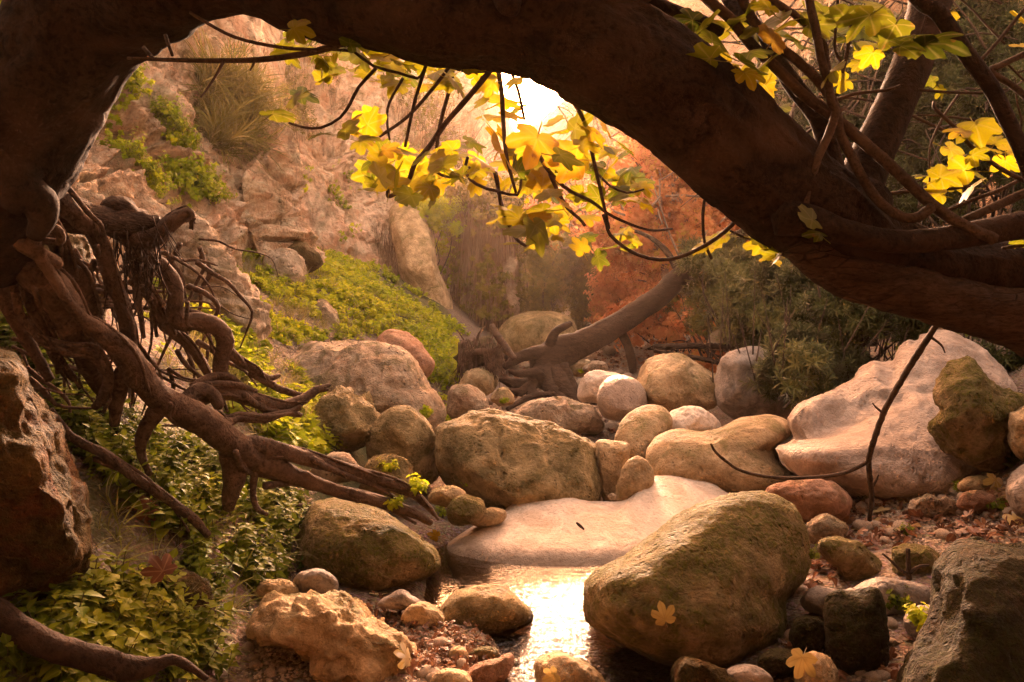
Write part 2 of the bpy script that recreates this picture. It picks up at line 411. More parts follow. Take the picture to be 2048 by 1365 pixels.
def water_mat():
    m, nt, out = newmat('clear_stream_water'); g = N(nt); tc = g.n('TexCoord')
    mp = g.n('Mapping'); mp.inputs['Scale'].default_value = (1., 1.7, 1.); g.l(tc.outputs['Object'], mp.inputs['Vector'])
    a = g.noise(mp.outputs[0], 9., 3, .5, .6); b = g.noise(mp.outputs[0], 30., 3, .55, 1.2)
    at = g.n('Attribute', attribute_name='chop')
    h = g.math('ADD', a, g.math('MULTIPLY', b, .45)); h = g.math('MULTIPLY', h, at.outputs['Fac'])
    bp = g.n('Bump', Strength=1., Distance=.022); g.l(h, bp.inputs['Height'])
    fr = g.n('Fresnel', IOR=1.33); g.l(bp.outputs[0], fr.inputs['Normal'])
    gl = g.n('BsdfGlossy', Roughness=.04); g.l(bp.outputs[0], gl.inputs['Normal']); gl.inputs[0].default_value = (1, 1, 1, 1)
    tr = g.n('BsdfTransparent'); tr.inputs[0].default_value = (.62, .50, .36, 1)
    mx = g.n('MixShader'); g.l(g.math('ADD', g.math('MULTIPLY', fr.outputs[0], 1.15), .02), mx.inputs[0]); g.l(tr.outputs[0], mx.inputs[1]); g.l(gl.outputs[0], mx.inputs[2])
    g.l(mx.outputs[0], out.inputs['Surface']); return m
TAN, TAN2 = (.39, .265, .135), (.52, .38, .22)
M = {
 'tan': rock_mat('tan_limestone', TAN, TAN2, moss=.22, rough=.7),
 'pitted': rock_mat('pitted_limestone', (.37, .26, .11), (.50, .365, .185), moss=.42, mossc=(.12, .10, .03), pits=1., bump=.75, dark=.65),
 'smooth': rock_mat('polished_limestone', (.55, .43, .32), (.64, .52, .41), rough=.6, bump=.3, pits=.3, dark=.1),
 'wet': rock_mat('wet_grey_limestone', (.36, .26, .19), (.46, .35, .265), rough=.5, bump=.5, pits=.5, dark=.35, wet=.7),
 'mossy': rock_mat('mossy_limestone', (.28, .195, .085), (.42, .30, .155), moss=.7, mossc=(.12, .115, .008), pits=.8, bump=.8, dark=.6),
 'dark': rock_mat('shade_toned_mossy_limestone', (.04, .023, .009), (.075, .045, .02), moss=.66, mossc=(.04, .038, .004), bump=.8, dark=.7),  # foreground shade is put into this low base colour; moss is its own
 'red': rock_mat('reddish_limestone', (.33, .17, .10), (.42, .25, .165), moss=.1, stain=.4),
 'grey': rock_mat('grey_limestone', (.26, .215, .175), (.38, .32, .265), rough=.65, bump=.4),
 'rusty': rock_mat('shade_toned_rusty_rock', (.058, .034, .009), (.105, .062, .018), moss=.45, mossc=(.06, .05, .008), stain=.8, stainc=(.11, .036, .012), bump=.7, dark=.7),  # base colour cut to hold the foreground shade; rust and moss are its own
 'pale': rock_mat('pale_weathered_rock', (.40, .29, .19), (.52, .41, .29), moss=.15, bump=.8, dark=.55, pits=.9, stain=.25),
 'cliff': rock_mat('warm_cliff_rock', (.60, .39, .24), (.74, .54, .38), moss=.18, mossc=(.10, .10, .02), scale=.5, bump=.9, dark=.35, stain=.55, stainc=(.55, .24, .12), streak=True),
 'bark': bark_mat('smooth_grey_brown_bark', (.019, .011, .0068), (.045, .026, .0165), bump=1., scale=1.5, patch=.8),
 'root': bark_mat('root_bark', (.065, .04, .026), (.135, .087, .06), scale=2.2, bump=1.),
 'rough_bark': bark_mat('rough_fissured_bark', (.035, .02, .012), (.08, .048, .03), scale=2.4, stretch=(.5, .5, 1.6), crack=.8, bump=1., patch=.3),
 'twig': bark_mat('twig_bark', (.045, .028, .018), (.085, .056, .038), scale=3., bump=.35),
 'pale_bark': bark_mat('pale_branch_bark', (.22, .15, .10), (.33, .24, .17), scale=1.5, bump=.4),
 'ground': ground_mat(), 'water': water_mat(),
 'fig_leaf': leaf_mat('yellow_fig_leaf', [(0., (.085, .105, .002)), (.4, (.22, .19, .002)), (.8, (.33, .25, .002)), (1., (.38, .21, .004))], trans=.6, spots=.8, veinmix=.16, gloss=.03),
 'fig_green': leaf_mat('olive_shade_fig_leaf', [(0., (.04, .055, .003)), (.5, (.10, .10, .003)), (.8, (.20, .15, .003)), (1., (.30, .13, .006))], trans=.5, spots=.6, veinmix=.16, gloss=.03),  # greener leaf; at upper right its darker colour stands in for shade
 'oleander': leaf_mat('oleander_leaf', [(0., (.045, .055, .014)), (.6, (.11, .115, .03)), (1., (.22, .20, .06))], trans=.25, veinmix=.4, veinc=(.16, .15, .07), gloss=.22, rough=.45),
 'herb': leaf_mat('fresh_herb_leaf', [(0., (.045, .065, .002)), (.5, (.115, .145, .004)), (1., (.23, .24, .008))], trans=.45, gloss=.12, veinmix=.25, veinc=(.25, .26, .06)),
 'cover': leaf_mat('ground_cover_leaf', [(0., (.15, .19, .004)), (.5, (.32, .39, .006)), (1., (.50, .50, .012))], trans=.5, gloss=.1, veinmix=.1),
 'ivy': leaf_mat('dull_ivy_leaf', [(0., (.08, .075, .014)), (.6, (.18, .15, .03)), (1., (.30, .22, .07))], trans=.4, gloss=.1, veinmix=.1),
 'autumn': leaf_mat('autumn_leaf', [(0., (.52, .17, .06)), (.5, (.74, .32, .12)), (.85, (.78, .40, .15)), (1., (.70, .48, .10))], trans=.62, gloss=.05, veinmix=.1),
 'vine': leaf_mat('dry_vine', [(0., (.16, .09, .05)), (.6, (.27, .17, .10)), (1., (.38, .27, .17))], trans=.2, veinmix=0.),
 'litter': leaf_mat('fallen_leaf', [(0., (.075, .032, .017)), (.45, (.19, .075, .036)), (.75, (.29, .155, .07)), (1., (.44, .30, .11))], trans=.2, gloss=.04, veinmix=.3, veinc=(.4, .25, .13)),
 'gold': leaf_mat('pale_gold_leaf', [(0., (.50, .34, .09)), (1., (.60, .42, .14))], trans=.25, veinmix=.5, veinc=(.34, .20, .05)),
 'pebble': rock_mat('pebble', (.30, .22, .15), (.43, .34, .25), scale=4., bump=.4),
 'grass': leaf_mat('dry_green_grass', [(0., (.10, .10, .015)), (.6, (.22, .20, .03)), (1., (.34, .27, .08))], trans=.4, veinmix=0.),
}
# ------------------------------------------------------------------ terrain: a stream bed between two banks
def g0(x, y):
    x = np.asarray(x, float); y = np.asarray(y, float)
    zb = .035 + .062*np.maximum(0, y-4.2) + .03*np.maximum(0, y-14)
    xl = np.interp(y, [-4, 2, 3, 5, 7, 8.2, 9, 12, 16, 30, 60], [-1.0, -1.0, -1.0, -.9, -1.15, -.8, -.35, .1, .3, .5, 1.5])
    d = np.maximum(0, xl - x); bl = 2.5*(1-np.exp(-d*1.12/2.5))
    xr = np.interp(y, [-4, 2, 4, 7, 10, 16, 30, 60], [1.1, 1.1, 1.2, 2.1, 2.3, 2.4, 2.8, 4.0])
    d = np.maximum(0, x - xr); br = .22*np.minimum(d, 1.3) + .62*np.maximum(0, d-1.3)
    br = np.where(br > 3, 3 + (br-3)*.45, br)
    # stream channel
    xc = np.interp(y, [-4, 1, 2.5, 3, 3.5, 4.2, 4.6], [.9, .65, .36, .3, .10, .06, .1])
    w = np.interp(y, [-4, 1, 2.5, 3, 3.4, 4.2, 4.6], [.3, .3, .30, .36, .52, .52, .2])
    e = np.abs(x-xc)
    ch = -.15*(1-sstep(w*.72, w*1.12, e))*(1-sstep(4.3, 4.7, y))
    lf = .05*sstep(w*1.0, w*1.9, e)*(1-sstep(4.4, 5, y))
    bowl = -.16*np.exp(-(((x-.45)/.75)**4+((y-4.6)/.5)**4))
    return bowl + zb + bl + br + ch + lf
def gz(x, y):
    x = np.asarray(x, float); y = np.asarray(y, float); sh = x.shape
    q = np.stack([x.ravel(), y.ravel(), np.zeros(x.size)], 1)
    a = .2 + .8*np.clip((np.abs(x.ravel())-.8)/1.5, 0, 1)
    n = .10*a*fbm(q*1.3, 4) + .022*fbm(q*6+5, 3)
    return g0(x, y) + n.reshape(sh)
def ground_px(px, py):
    """point of the ground seen at a photo pixel"""
    px = np.atleast_1d(np.asarray(px, float)); py = np.atleast_1d(np.asarray(py, float))
    hit = np.full(px.shape, np.nan)
    for Y in np.geomspace(1.6, 30, 240):
        z = H-(py-HY)/F*Y; g = gz((px-1024)/F*Y, np.full(px.shape, Y))
        hit = np.where(np.isnan(hit) & (z <= g), Y, hit)
    x = (px-1024)/F*hit
    return np.stack([x, hit, gz(x, np.nan_to_num(hit, nan=30.))], 1)
ys = np.concatenate([np.linspace(-4, 1.6, 40), np.geomspace(1.65, 34, 330)])
us = np.linspace(-1, 1, 300); us = np.sign(us)*np.abs(us)**1.5
X = us[None]*(4.5 + .62*np.maximum(ys, 0))[:, None]; Yg = np.broadcast_to(ys[:, None], X.shape)
Z = gz(X, Yg); nr, nc = X.shape
i = np.arange(nr-1)[:, None]*nc; j = np.arange(nc-1)[None]
Q = np.stack([i+j, i+j+1, i+nc+j+1, i+nc+j], -1).reshape(-1, 4)
q = np.stack([X.ravel(), Yg.ravel(), Z.ravel()], 1)
gr = (sstep(-.02, .25, fbm(q*.9+3, 4))*sstep(.1, .6, -q[:,0]-.5)*.8)
tag(mesh_obj('ground', q, [Q], M['ground'], loc=(0,0,0), attrs={'green': gr}), kind='structure')
# water sheet
ys = np.linspace(-1.5, 4.8, 64); xs = np.linspace(-1.1, 1.9, 32)
X, Yw = np.meshgrid(xs, ys); nr, nc = X.shape
i = np.arange(nr-1)[:, None]*nc; j = np.arange(nc-1)[None]
Q = np.stack([i+j, i+j+1, i+nc+j+1, i+nc+j], -1).reshape(-1, 4)
chop = np.interp(Yw.ravel(), [2.4, 2.9, 3.4, 4.1], [1.6, 1.2, .8, .5])*np.where(X.ravel() < -.08, .25, 1)
tag(mesh_obj('stream_water', np.stack([X.ravel(), Yw.ravel(), 0*X.ravel()], 1), [Q], M['water'], loc=(0,0,0), attrs={'chop': chop}), kind='structure')

# ------------------------------------------------------------------ cliff: a lofted rock face down the left side
def loft(cols, nu, nv):
    c = np.array([[P(*p) for p in col] for col in cols])                       # columns x rows x 3
    a = np.array([crom(c[:, r], False, nu) for r in range(c.shape[1])])        # rows x nu
    b = np.array([crom(a[:, k], False, nv) for k in range(a.shape[1])])        # nu x nv x 3
    return b
def loft_mesh(b):
    nu, nv = b.shape[:2]; i = np.arange(nu-1)[:, None]*nv; j = np.arange(nv-1)[None]
    Qd = np.stack([i+j, i+nv+j, i+nv+j+1, i+j+1], -1).reshape(-1, 4); V = b.reshape(-1, 3)
    T = np.vstack([Qd[:, [0,1,2]], Qd[:, [0,2,3]]]); return V, Qd, vnormals(V, T)
cols = [
 [(-900,1100,1.6),(-1000,600,2.2),(-1000,0,3.2),(-1000,-800,4.5)],
 [(-330,900,3.3),(-350,520,3.9),(-360,100,4.7),(-420,-700,6.5)],
 [(-10,820,4.4),(-10,520,4.9),(-20,150,5.9),(-60,-600,7.5)],
 [(250,720,5.9),(230,500,6.4),(190,220,7.4),(150,-500,9)],
 [(400,650,7.6),(350,440,8.2),(325,140,8.9),(300,-400,10.5)],
 [(500,600,8.9),(470,420,9.2),(440,140,9.8),(420,-300,11.5)],
 [(560,560,9.4),(548,430,9.5),(520,200,10.4),(500,-180,12.5)],
 [(600,590,10.8),(575,420,11.3),(560,250,12.),(540,-80,14)],
 [(735,620,11.6),(700,480,12.),(630,290,13.),(600,20,15.5)],
 [(800,650,12.4),(775,500,13),(720,330,14.3),(690,80,17)],
 [(880,670,13.4),(850,520,14),(800,330,16),(770,130,19)],
 [(960,690,14.6),(925,540,15.4),(880,370,17.5),(850,180,21)],
 [(1010,690,16),(985,560,17),(955,380,20),(962,150,25)],
]
b = loft(cols, 640, 420); V, Qd, Nn = loft_mesh(b)
sc = 1.
warp = np.stack([fbm(V*.5+k*9, 3) for k in range(3)], 1)
vert = np.stack([V[:,0]*1.1, V[:,1]*.55, V[:,2]*.16], 1)+warp*.5
D = .6*ridged(vert, 4) + .3*fbm(V*.8, 4) + .17*ridged(V*2.2+warp, 4) + .07*ridged(V*6+warp*2, 3) + .04*fbm(V*12, 3)
blk = np.floor((V[:,0]*.7+V[:,1]*.5+warp[:,0]*.9)*1.7)*1.3+np.floor((V[:,2]+warp[:,1]*.8)*1.15)*7.1; D += .16*(np.abs(np.sin(blk*12.9898)*43758.5) % 1 - .5)*sstep(-.3, .1, fbm(V*.4+9, 2))
w = V[:,2]*2.1 + .5*V[:,0] + 1.3*fbm(V*.6+4, 3); D += .10*(np.abs(w-np.floor(w)-.5)*2-.5)*sstep(-.2, .3, fbm(V*.5+20, 3))
wob = sstep(9.4, 11.2, V[:,1])*(1-sstep(12.2, 13.5, V[:,1])); D = D*(1-.62*wob)      # the smooth sloping slab
Nv = Nn.copy()
if Nv[:, 0].mean() < 0: Nv = -Nv; Qd = Qd[:, ::-1]
near = 1-sstep(9.2, 11, V[:,1])
fl = ridged(np.stack([V[:,0]*1.5, V[:,1]*.9, V[:,2]*.10], 1)+warp*.8+40, 3); D = D + near*(.55*np.minimum(fl, .35) - .25*sstep(.55, .8, -fl+.2))
cr = np.abs(fbm(V*1.1+warp*.6+70, 3)); D = D - .20*(1-sstep(0, .045, cr))
CV = V + Nv*D[:, None]*.9
cliff = tag(mesh_obj('cliff', CV, [Qd], M['cliff'], loc=(0,0,0)), kind='structure')
T = np.vstack([Qd[:, [0,1,2]], Qd[:, [0,2,3]]]); CN = vnormals(CV, T)
# far valley sides, and the right bank's rock
def hillside(name, cols, mat, amp=.6):
    b = loft(cols, 160, 120); V, Qd, Nn = loft_mesh(b)
    if (Nn[:, 1]).mean() > 0: Nn = -Nn; Qd = Qd[:, ::-1]
    V = V + Nn*(amp*ridged(V*.12, 4) + amp*.5*fbm(V*.6, 4))[:, None]
    return V, Nn, tag(mesh_obj(name, V, [Qd], mat, loc=(0,0,0)), kind='structure')
M['far_hill'] = rock_mat('brush_covered_hill', (.30, .17, .09), (.44, .27, .15), moss=.3, mossc=(.10, .08, .025), scale=.12, bump=.8, dark=.7, stain=.5, stainc=(.30, .13, .05))
HV, HN, _ = hillside('hill', [
 [(300,700,30),(350,300,34),(450,-60,40),(480,-300,48)],
 [(760,700,28),(790,360,34),(830,110,42),(850,20,52)],
 [(900,700,28),(920,400,36),(962,150,46),(968,100,58)],
 [(1000,700,28),(1010,400,38),(1020,285,50),(1022,272,62)],
 [(1080,700,28),(1090,400,38),(1100,255,50),(1112,225,62)],
 [(1180,700,27),(1190,400,35),(1180,190,46),(1190,110,58)],
 [(1300,700,26),(1310,390,33),(1320,110,42),(1330,-120,52)],
 [(1520,700,25),(1540,370,30),(1560,50,37),(1580,-150,46)],
 [(1900,700,22),(1950,300,26),(2000,-150,32),(2050,-500,40)],
 [(2700,700,16),(2800,200,19),(2900,-400,24),(3000,-1000,30)]], M['far_hill'])
RV, RN, _ = hillside('right_bank', [
 [(1420,690,17),(1460,560,18.5),(1500,330,20),(1560,60,23)],
 [(1600,700,13),(1640,480,14.5),(1680,200,16),(1720,-150,19)],
 [(1850,740,10),(1900,480,11.3),(1950,100,13),(2000,-400,15)],
 [(2300,800,7.5),(2350,400,8.5),(2400,-100,9.5),(2500,-800,11)],
 [(3600,1000,4),(3800,400,5),(4000,-300,6),(4200,-1200,8)],
 [(9000,2600,1.),(9500,900,1.6),(9900,-1500,2.2),(9900,-3500,3)]], M['far_hill'], .35)

def unseen_shade_wall():
    xs = np.linspace(-16, 16, 60); zs = np.linspace(-.6, 9, 30); X, Zz = np.meshgrid(xs, zs); Yb = -5.5-.25*Zz-.02*X**2*0
    q = np.stack([X.ravel(), Yb.ravel(), Zz.ravel()], 1); q[:, 1] += .6*fbm(q*.5, 4); nr, nc = X.shape
    i = np.arange(nr-1)[:, None]*nc; j = np.arange(nc-1)[None]
    tag(mesh_obj('hill', q, [np.stack([i+j+nc, i+nc+j+1, i+j+1, i+j], -1).reshape(-1, 4)], M['far_hill'], loc=(0,0,0)), kind='structure')  # this hill is an added unseen wall that cuts light from behind the viewer
unseen_shade_wall()
# ------------------------------------------------------------------ boulders, each one traced on its own
ROCKS = []
def rows(V): return HY-(V[:,2]-H)/V[:,1]*F
def colsx(V): return V[:,0]/V[:,1]*F+1024
def toe(V):                     # the slab dives under the pool
    V = V.copy(); V[:,2] -= .0036*np.maximum(0, rows(V)-1100)**1.0*(V[:,1] < 4.6); return V
def hollow(V):                  # worn trough along the top of the big slab, with a broken step at its near end
    V = V.copy(); x, y = colsx(V), rows(V); u = ((x-1690)*.93-(y-822)*.36)/135; v = ((x-1690)*.36+(y-822)*.93)/34
    f = V[:,1] < 5.3; V[:,2] -= .11*np.exp(-u**2-v**2)*f; V[:,1] += .10*np.exp(-u**2-v**2)*f
    e = sstep(862, 872, y+.08*(1600-x))*(1-sstep(880, 960, y)); V[:,1] -= .07*e*f*sstep(1540, 1580, x)*(1-sstep(1750, 1850, x)); return V
def boulder(label, outline, Y, T, mat='tan', name='boulder', cat='boulder', post=None, **kw):
    kw.setdefault('seed', len(ROCKS)*7+3)
    V, Fc, size = rock_mesh(outline, Y, T, **kw)
    if post: V = post(V)
    o = tag(mesh_obj(name, V, [Fc], M[mat]), label, cat); ROCKS.append(o); return o
B = boulder
B('large mossy rounded boulder right of the water streak, one yellow leaf on it', [(1170,1200),(1172,1165),(1195,1140),(1240,1118),(1290,1080),(1350,1035),(1420,1000),(1490,986),(1545,990),(1590,1015),(1612,1060),(1617,1110),(1612,1150),(1590,1180),(1570,1200),(1572,1235),(1568,1275),(1520,1310),(1470,1340),(1400,1345),(1320,1325),(1250,1292),(1200,1260),(1175,1240)], 3.1, .46, 'mossy', k=.35, sub=6, rough=.028, box=.75, nf=1)
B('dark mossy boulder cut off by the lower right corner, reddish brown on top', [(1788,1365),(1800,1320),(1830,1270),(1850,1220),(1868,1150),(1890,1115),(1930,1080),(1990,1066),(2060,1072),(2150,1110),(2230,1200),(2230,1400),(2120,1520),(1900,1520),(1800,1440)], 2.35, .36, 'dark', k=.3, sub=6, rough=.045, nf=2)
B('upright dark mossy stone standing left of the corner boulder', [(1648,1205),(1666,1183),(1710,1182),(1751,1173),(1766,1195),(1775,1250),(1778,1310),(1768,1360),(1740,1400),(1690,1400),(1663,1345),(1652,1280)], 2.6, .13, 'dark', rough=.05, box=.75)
B('long low grey rock with a wavy top edge behind the upright mossy stone', [(1600,1205),(1618,1172),(1670,1180),(1720,1166),(1772,1153),(1826,1166),(1876,1190),(1875,1228),(1780,1245),(1700,1240),(1640,1230)], 3.0, .15, 'grey', rough=.04)
B('brown speckled slanting rock between the large mossy boulder and the leaf litter', [(1632,1082),(1662,1066),(1703,1076),(1744,1107),(1774,1144),(1760,1172),(1700,1175),(1676,1137),(1649,1117)], 3.4, .16, 'mossy', box=.75)
B('pale cream stone peeking out behind the top of the large mossy boulder', [(1608,1060),(1622,1036),(1650,1030),(1680,1042),(1695,1058),(1680,1085),(1640,1090),(1612,1080)], 3.75, .12, 'pale', rough=.08)
B('mossy low rock under the small forked stick in the gravel', [(1780,1110),(1800,1088),(1840,1090),(1880,1110),(1895,1150),(1880,1180),(1820,1185),(1785,1160)], 3.3, .14, 'mossy')
B('pink rough rock lying in front of the big pale slab, behind the mossy boulder', [(1535,985),(1580,963),(1640,959),(1680,972),(1698,995),(1700,1018),(1680,1040),(1610,1045),(1555,1020)], 4.15, .2, 'red', rough=.08, sub=5, strata=.02)
B('huge pale wet slab on the right with a glossy hollow and a humped back', [(1550,890),(1566,873),(1592,860),(1578,832),(1610,805),(1650,783),(1700,756),(1740,727),(1780,725),(1803,698),(1840,677),(1890,670),(1940,685),(1990,713),(2025,755),(2050,830),(2040,930),(1960,990),(1880,1006),(1800,1008),(1700,992),(1620,960),(1570,925)], 5.1, .6, 'wet', k=1.0, sub=6, nf=2, post=hollow, rough=.04, box=.72, ridge=.03)
B('olive brown craggy boulder leaning on the right end of the huge pale slab', [(1845,850),(1872,820),(1868,780),(1880,745),(1910,720),(1945,711),(1985,740),(2030,770),(2060,800),(2070,860),(2035,920),(2000,945),(1950,937),(1890,907),(1855,880)], 4.2, .3, 'mossy', rough=.09, ridge=.1, sub=5, facets=5)
B('tan block cut by the right edge beside the olive brown boulder', [(2008,830),(2030,815),(2080,815),(2130,850),(2120,910),(2060,925),(2025,900)], 3.95, .2, 'tan', facets=4, rough=.06)
B('smooth bluish grey stone at the right edge above the gravel', [(2013,985),(2030,940),(2060,922),(2110,930),(2140,980),(2110,1035),(2040,1035)], 3.6, .18, 'grey')
B('small tan two humped stone on the gravel below the huge slab', [(1817,1010),(1830,994),(1860,990),(1880,998),(1895,993),(1913,1010),(1910,1030),(1860,1035),(1825,1030)], 3.95, .09, 'pale', rough=.1)
B('small rounded red stone beside the tan two humped stone', [(1915,1005),(1930,985),(1965,982),(1990,995),(1988,1018),(1950,1026),(1920,1020)], 3.9, .1, 'red')
B('flat pale brown stone under the curled yellow leaf near the right edge', [(1915,970),(1940,955),(1990,955),(2025,968),(2018,988),(1960,992),(1925,988)], 4.1, .12, 'tan')
B('wavy tan boulder shaped like a saddle left of the huge pale slab', [(1293,912),(1308,880),(1350,860),(1400,864),(1440,855),(1480,838),(1540,832),(1575,845),(1583,870),(1558,892),(1562,925),(1600,965),(1570,995),(1450,1000),(1350,975),(1302,955)], 5.3, .42, 'tan', k=.6, sub=6, nf=1, rough=.025, fine=.006)
B('smooth leaning tan boulder behind the saddle shaped boulder', [(1230,872),(1255,830),(1290,812),(1325,815),(1344,840),(1335,870),(1305,910),(1285,935),(1245,915)], 5.85, .3, 'tan', k=.5, nf=1, rough=.03, fine=.006)
B('low rounded pale boulder touching the back of the saddle shaped boulder', [(1322,850),(1345,822),(1380,812),(1415,824),(1442,850),(1436,872),(1350,876)], 6.1, .25, 'smooth')
B('narrow yellowish stone wedged right beside the large tan boulder in the centre', [(1190,890),(1228,883),(1258,892),(1252,950),(1240,1010),(1208,1005)], 5.05, .15, 'tan', rough=.05)
B('small upright tan stone in the notch behind the middle slab', [(1232,985),(1245,935),(1265,915),(1290,920),(1308,945),(1300,980),(1270,1010),(1240,1008)], 4.8, .14, 'tan')
B('tiny white pebble in the notch of the middle slab', [(1215,993),(1221,987),(1229,988),(1234,994),(1230,1000),(1219,1000)], 4.6, .02, 'pale', name='pebble', cat='pebble', sub=3)
B('large smooth tan boulder in the middle, flat topped and pitted', [(868,880),(878,851),(920,836),(960,820),(1020,824),(1080,845),(1140,860),(1185,888),(1202,925),(1206,975),(1195,1010),(1150,1030),(1100,1030),(1040,1030),(990,1025),(945,1010),(905,985),(880,945),(870,910)], 5.12, .46, 'pitted', k=.45, sub=6, nf=2, rough=.03, box=.72)
B('pale polished slab with a saddle dip sloping down into the pool', [(896,1090),(950,1050),(1000,1026),(1035,998),(1090,984),(1140,990),(1175,1003),(1212,1004),(1240,1002),(1270,985),(1300,957),(1350,954),(1410,965),(1450,985),(1490,1015),(1480,1080),(1380,1160),(1240,1200),(1130,1195),(1050,1180),(960,1150),(905,1120)], 4.42, .27, 'smooth', k=1.5, nf=0, post=toe, sub=6, rough=.02, fine=.004, box=.9)
B('rounded brown stone lying in the pool left of the water streak', [(872,1245),(888,1207),(915,1181),(960,1171),(1000,1172),(1030,1190),(1063,1224),(1055,1250),(1010,1270),(960,1282),(900,1275)], 3.25, .2, 'pitted', rough=.04, box=.75)
B('big half mossy rounded boulder left of the pool under the root tips', [(588,1120),(598,1060),(620,1015),(650,1000),(700,999),(750,1015),(800,1045),(850,1080),(876,1105),(878,1140),(835,1175),(780,1200),(720,1200),(650,1180),(605,1155)], 3.8, .42, 'mossy', k=.4, sub=6, nf=2, rough=.035, box=.75)
B('gnarled knobby tan rock at the lower left of the pool', [(493,1262),(520,1220),(550,1195),(600,1184),(660,1190),(700,1195),(750,1220),(800,1260),(838,1300),(850,1350),(800,1400),(700,1410),(640,1370),(590,1310),(535,1290)], 2.75, .3, 'tan', sub=6, rough=.1, ridge=.16, box=.75)
B('smooth egg shaped grey stone on the bank left of the pool', [(584,1165),(600,1146),(630,1137),(660,1146),(676,1166),(668,1188),(630,1196),(595,1186)], 3.2, .09, 'grey', rough=.03)
B('rough tan stone tucked left of the egg shaped grey stone', [(498,1190),(520,1164),(550,1158),(585,1166),(600,1190),(580,1210),(530,1210)], 3.15, .1, 'tan')
B('small pointed bluish stone at the pool edge', [(755,1210),(775,1188),(802,1179),(830,1195),(846,1212),(815,1222),(775,1220)], 3.1, .07, 'grey', facets=3)
B('rounded tan stone between the gnarled rock and the stone in the pool', [(803,1240),(815,1215),(845,1205),(875,1215),(890,1238),(870,1258),(830,1260)], 3.0, .08, 'tan')
B('rounded brown stone at the bottom edge in the stream', [(1066,1330),(1085,1312),(1130,1307),(1170,1325),(1205,1355),(1220,1400),(1150,1430),(1085,1400)], 2.6, .13, 'tan')
B('angular brown stone at the bottom left of the water streak', [(928,1350),(950,1330),(990,1318),(1022,1306),(1028,1330),(1005,1365),(970,1385),(935,1375)], 2.6, .08, 'red', facets=5)
B('small upright brown stone left of the angular brown stone', [(893,1315),(905,1297),(922,1292),(938,1310),(935,1330),(905,1335)], 2.75, .05, 'tan')
B('low mossy grey stone behind the angular brown stone', [(935,1310),(955,1296),(985,1295),(1000,1308),(985,1325),(945,1322)], 2.8, .06, 'mossy')
B('flat brown stone at the bottom edge right of the gnarled rock', [(860,1365),(885,1340),(920,1338),(945,1365),(930,1400),(880,1400)], 2.5, .08, 'tan')
B('rust brown angular rock at the bottom edge under the large mossy boulder', [(1338,1345),(1352,1312),(1380,1312),(1420,1330),(1470,1352),(1500,1380),(1450,1430),(1360,1420)], 2.35, .12, 'rusty', facets=6)
B('smooth oval dark pebble at the bottom edge below the large mossy boulder', [(1452,1345),(1475,1330),(1510,1331),(1540,1350),(1545,1372),(1500,1385),(1460,1372)], 2.4, .06, 'grey', rough=.02)
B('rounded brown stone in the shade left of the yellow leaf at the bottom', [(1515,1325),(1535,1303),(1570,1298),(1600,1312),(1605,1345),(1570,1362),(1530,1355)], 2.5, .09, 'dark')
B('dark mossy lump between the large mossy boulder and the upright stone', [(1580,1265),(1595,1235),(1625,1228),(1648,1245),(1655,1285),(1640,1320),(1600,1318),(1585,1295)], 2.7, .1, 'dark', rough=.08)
B('rounded reddish stone at the bottom edge beneath the yellow fig leaf', [(1590,1345),(1610,1308),(1645,1305),(1670,1330),(1682,1375),(1650,1420),(1600,1410)], 2.4, .1, 'tan')
B('grey violet stone behind the little yellow plant beside the corner boulder', [(1808,1235),(1830,1215),(1860,1212),(1885,1225),(1890,1255),(1860,1285),(1820,1280)], 2.75, .1, 'grey')
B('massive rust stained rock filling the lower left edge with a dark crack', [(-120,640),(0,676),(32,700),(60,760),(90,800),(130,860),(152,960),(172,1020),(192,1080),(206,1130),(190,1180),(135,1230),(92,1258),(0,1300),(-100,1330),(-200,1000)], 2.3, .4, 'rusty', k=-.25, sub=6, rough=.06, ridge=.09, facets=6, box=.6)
B('craggy tan boulder with an overhang left of the middle boulders', [(602,872),(614,830),(650,795),(700,768),(716,784),(738,782),(760,832),(750,872),(700,905),(650,925),(612,910)], 5.3, .32, 'pitted', rough=.1, ridge=.12, facets=4)
B('rounded olive tan boulder squeezed between the craggy boulder and the flat topped one', [(732,880),(760,832),(800,811),(840,820),(868,850),(880,900),(875,955),(830,975),(780,965),(742,930)], 5.2, .3, 'pitted', rough=.04)
B('broad weathered whaleback rock at the foot of the green slope', [(545,760),(560,725),(620,690),(680,680),(740,673),(790,690),(838,730),(860,770),(882,802),(888,840),(850,870),(760,870),(690,820),(630,790)], 6.6, .6, 'pale', k=.5, sub=6, rough=.06, ridge=.07)
B('reddish sloping rock above the whaleback rock', [(748,700),(765,664),(800,660),(835,678),(855,705),(870,730),(850,760),(790,760)], 7.6, .35, 'red', rough=.04)
B('pale three sided stone standing on the bare patch of the green slope', [(552,650),(570,628),(600,621),(612,640),(626,690),(600,692),(570,685)], 7.9, .18, 'pale', facets=6)
B('pale pointed stone half sunk in the green slope above the whaleback rock', [(622,620),(640,598),(665,612),(688,655),(670,665),(640,655)], 8.3, .2, 'pale', facets=5)
B('rock with a white streak sticking out of the upper green slope', [(520,560),(535,505),(570,495),(600,510),(615,560),(600,590),(560,590)], 8.7, .3, 'pale', facets=5, rough=.09)
B('dark overhanging ledge stone above the white streaked rock', [(570,500),(590,480),(620,490),(645,520),(640,535),(610,545),(590,520)], 9.1, .25, 'rusty', facets=5)
B('tall pale layered outcrop on the left behind the snaking root', [(325,520),(340,465),(385,430),(425,470),(475,545),(522,600),(537,660),(528,715),(470,715),(415,670),(375,620),(340,580)], 6.6, .55, 'pale', k=.25, sub=6, rough=.09, ridge=.1, strata=.07, box=.75)
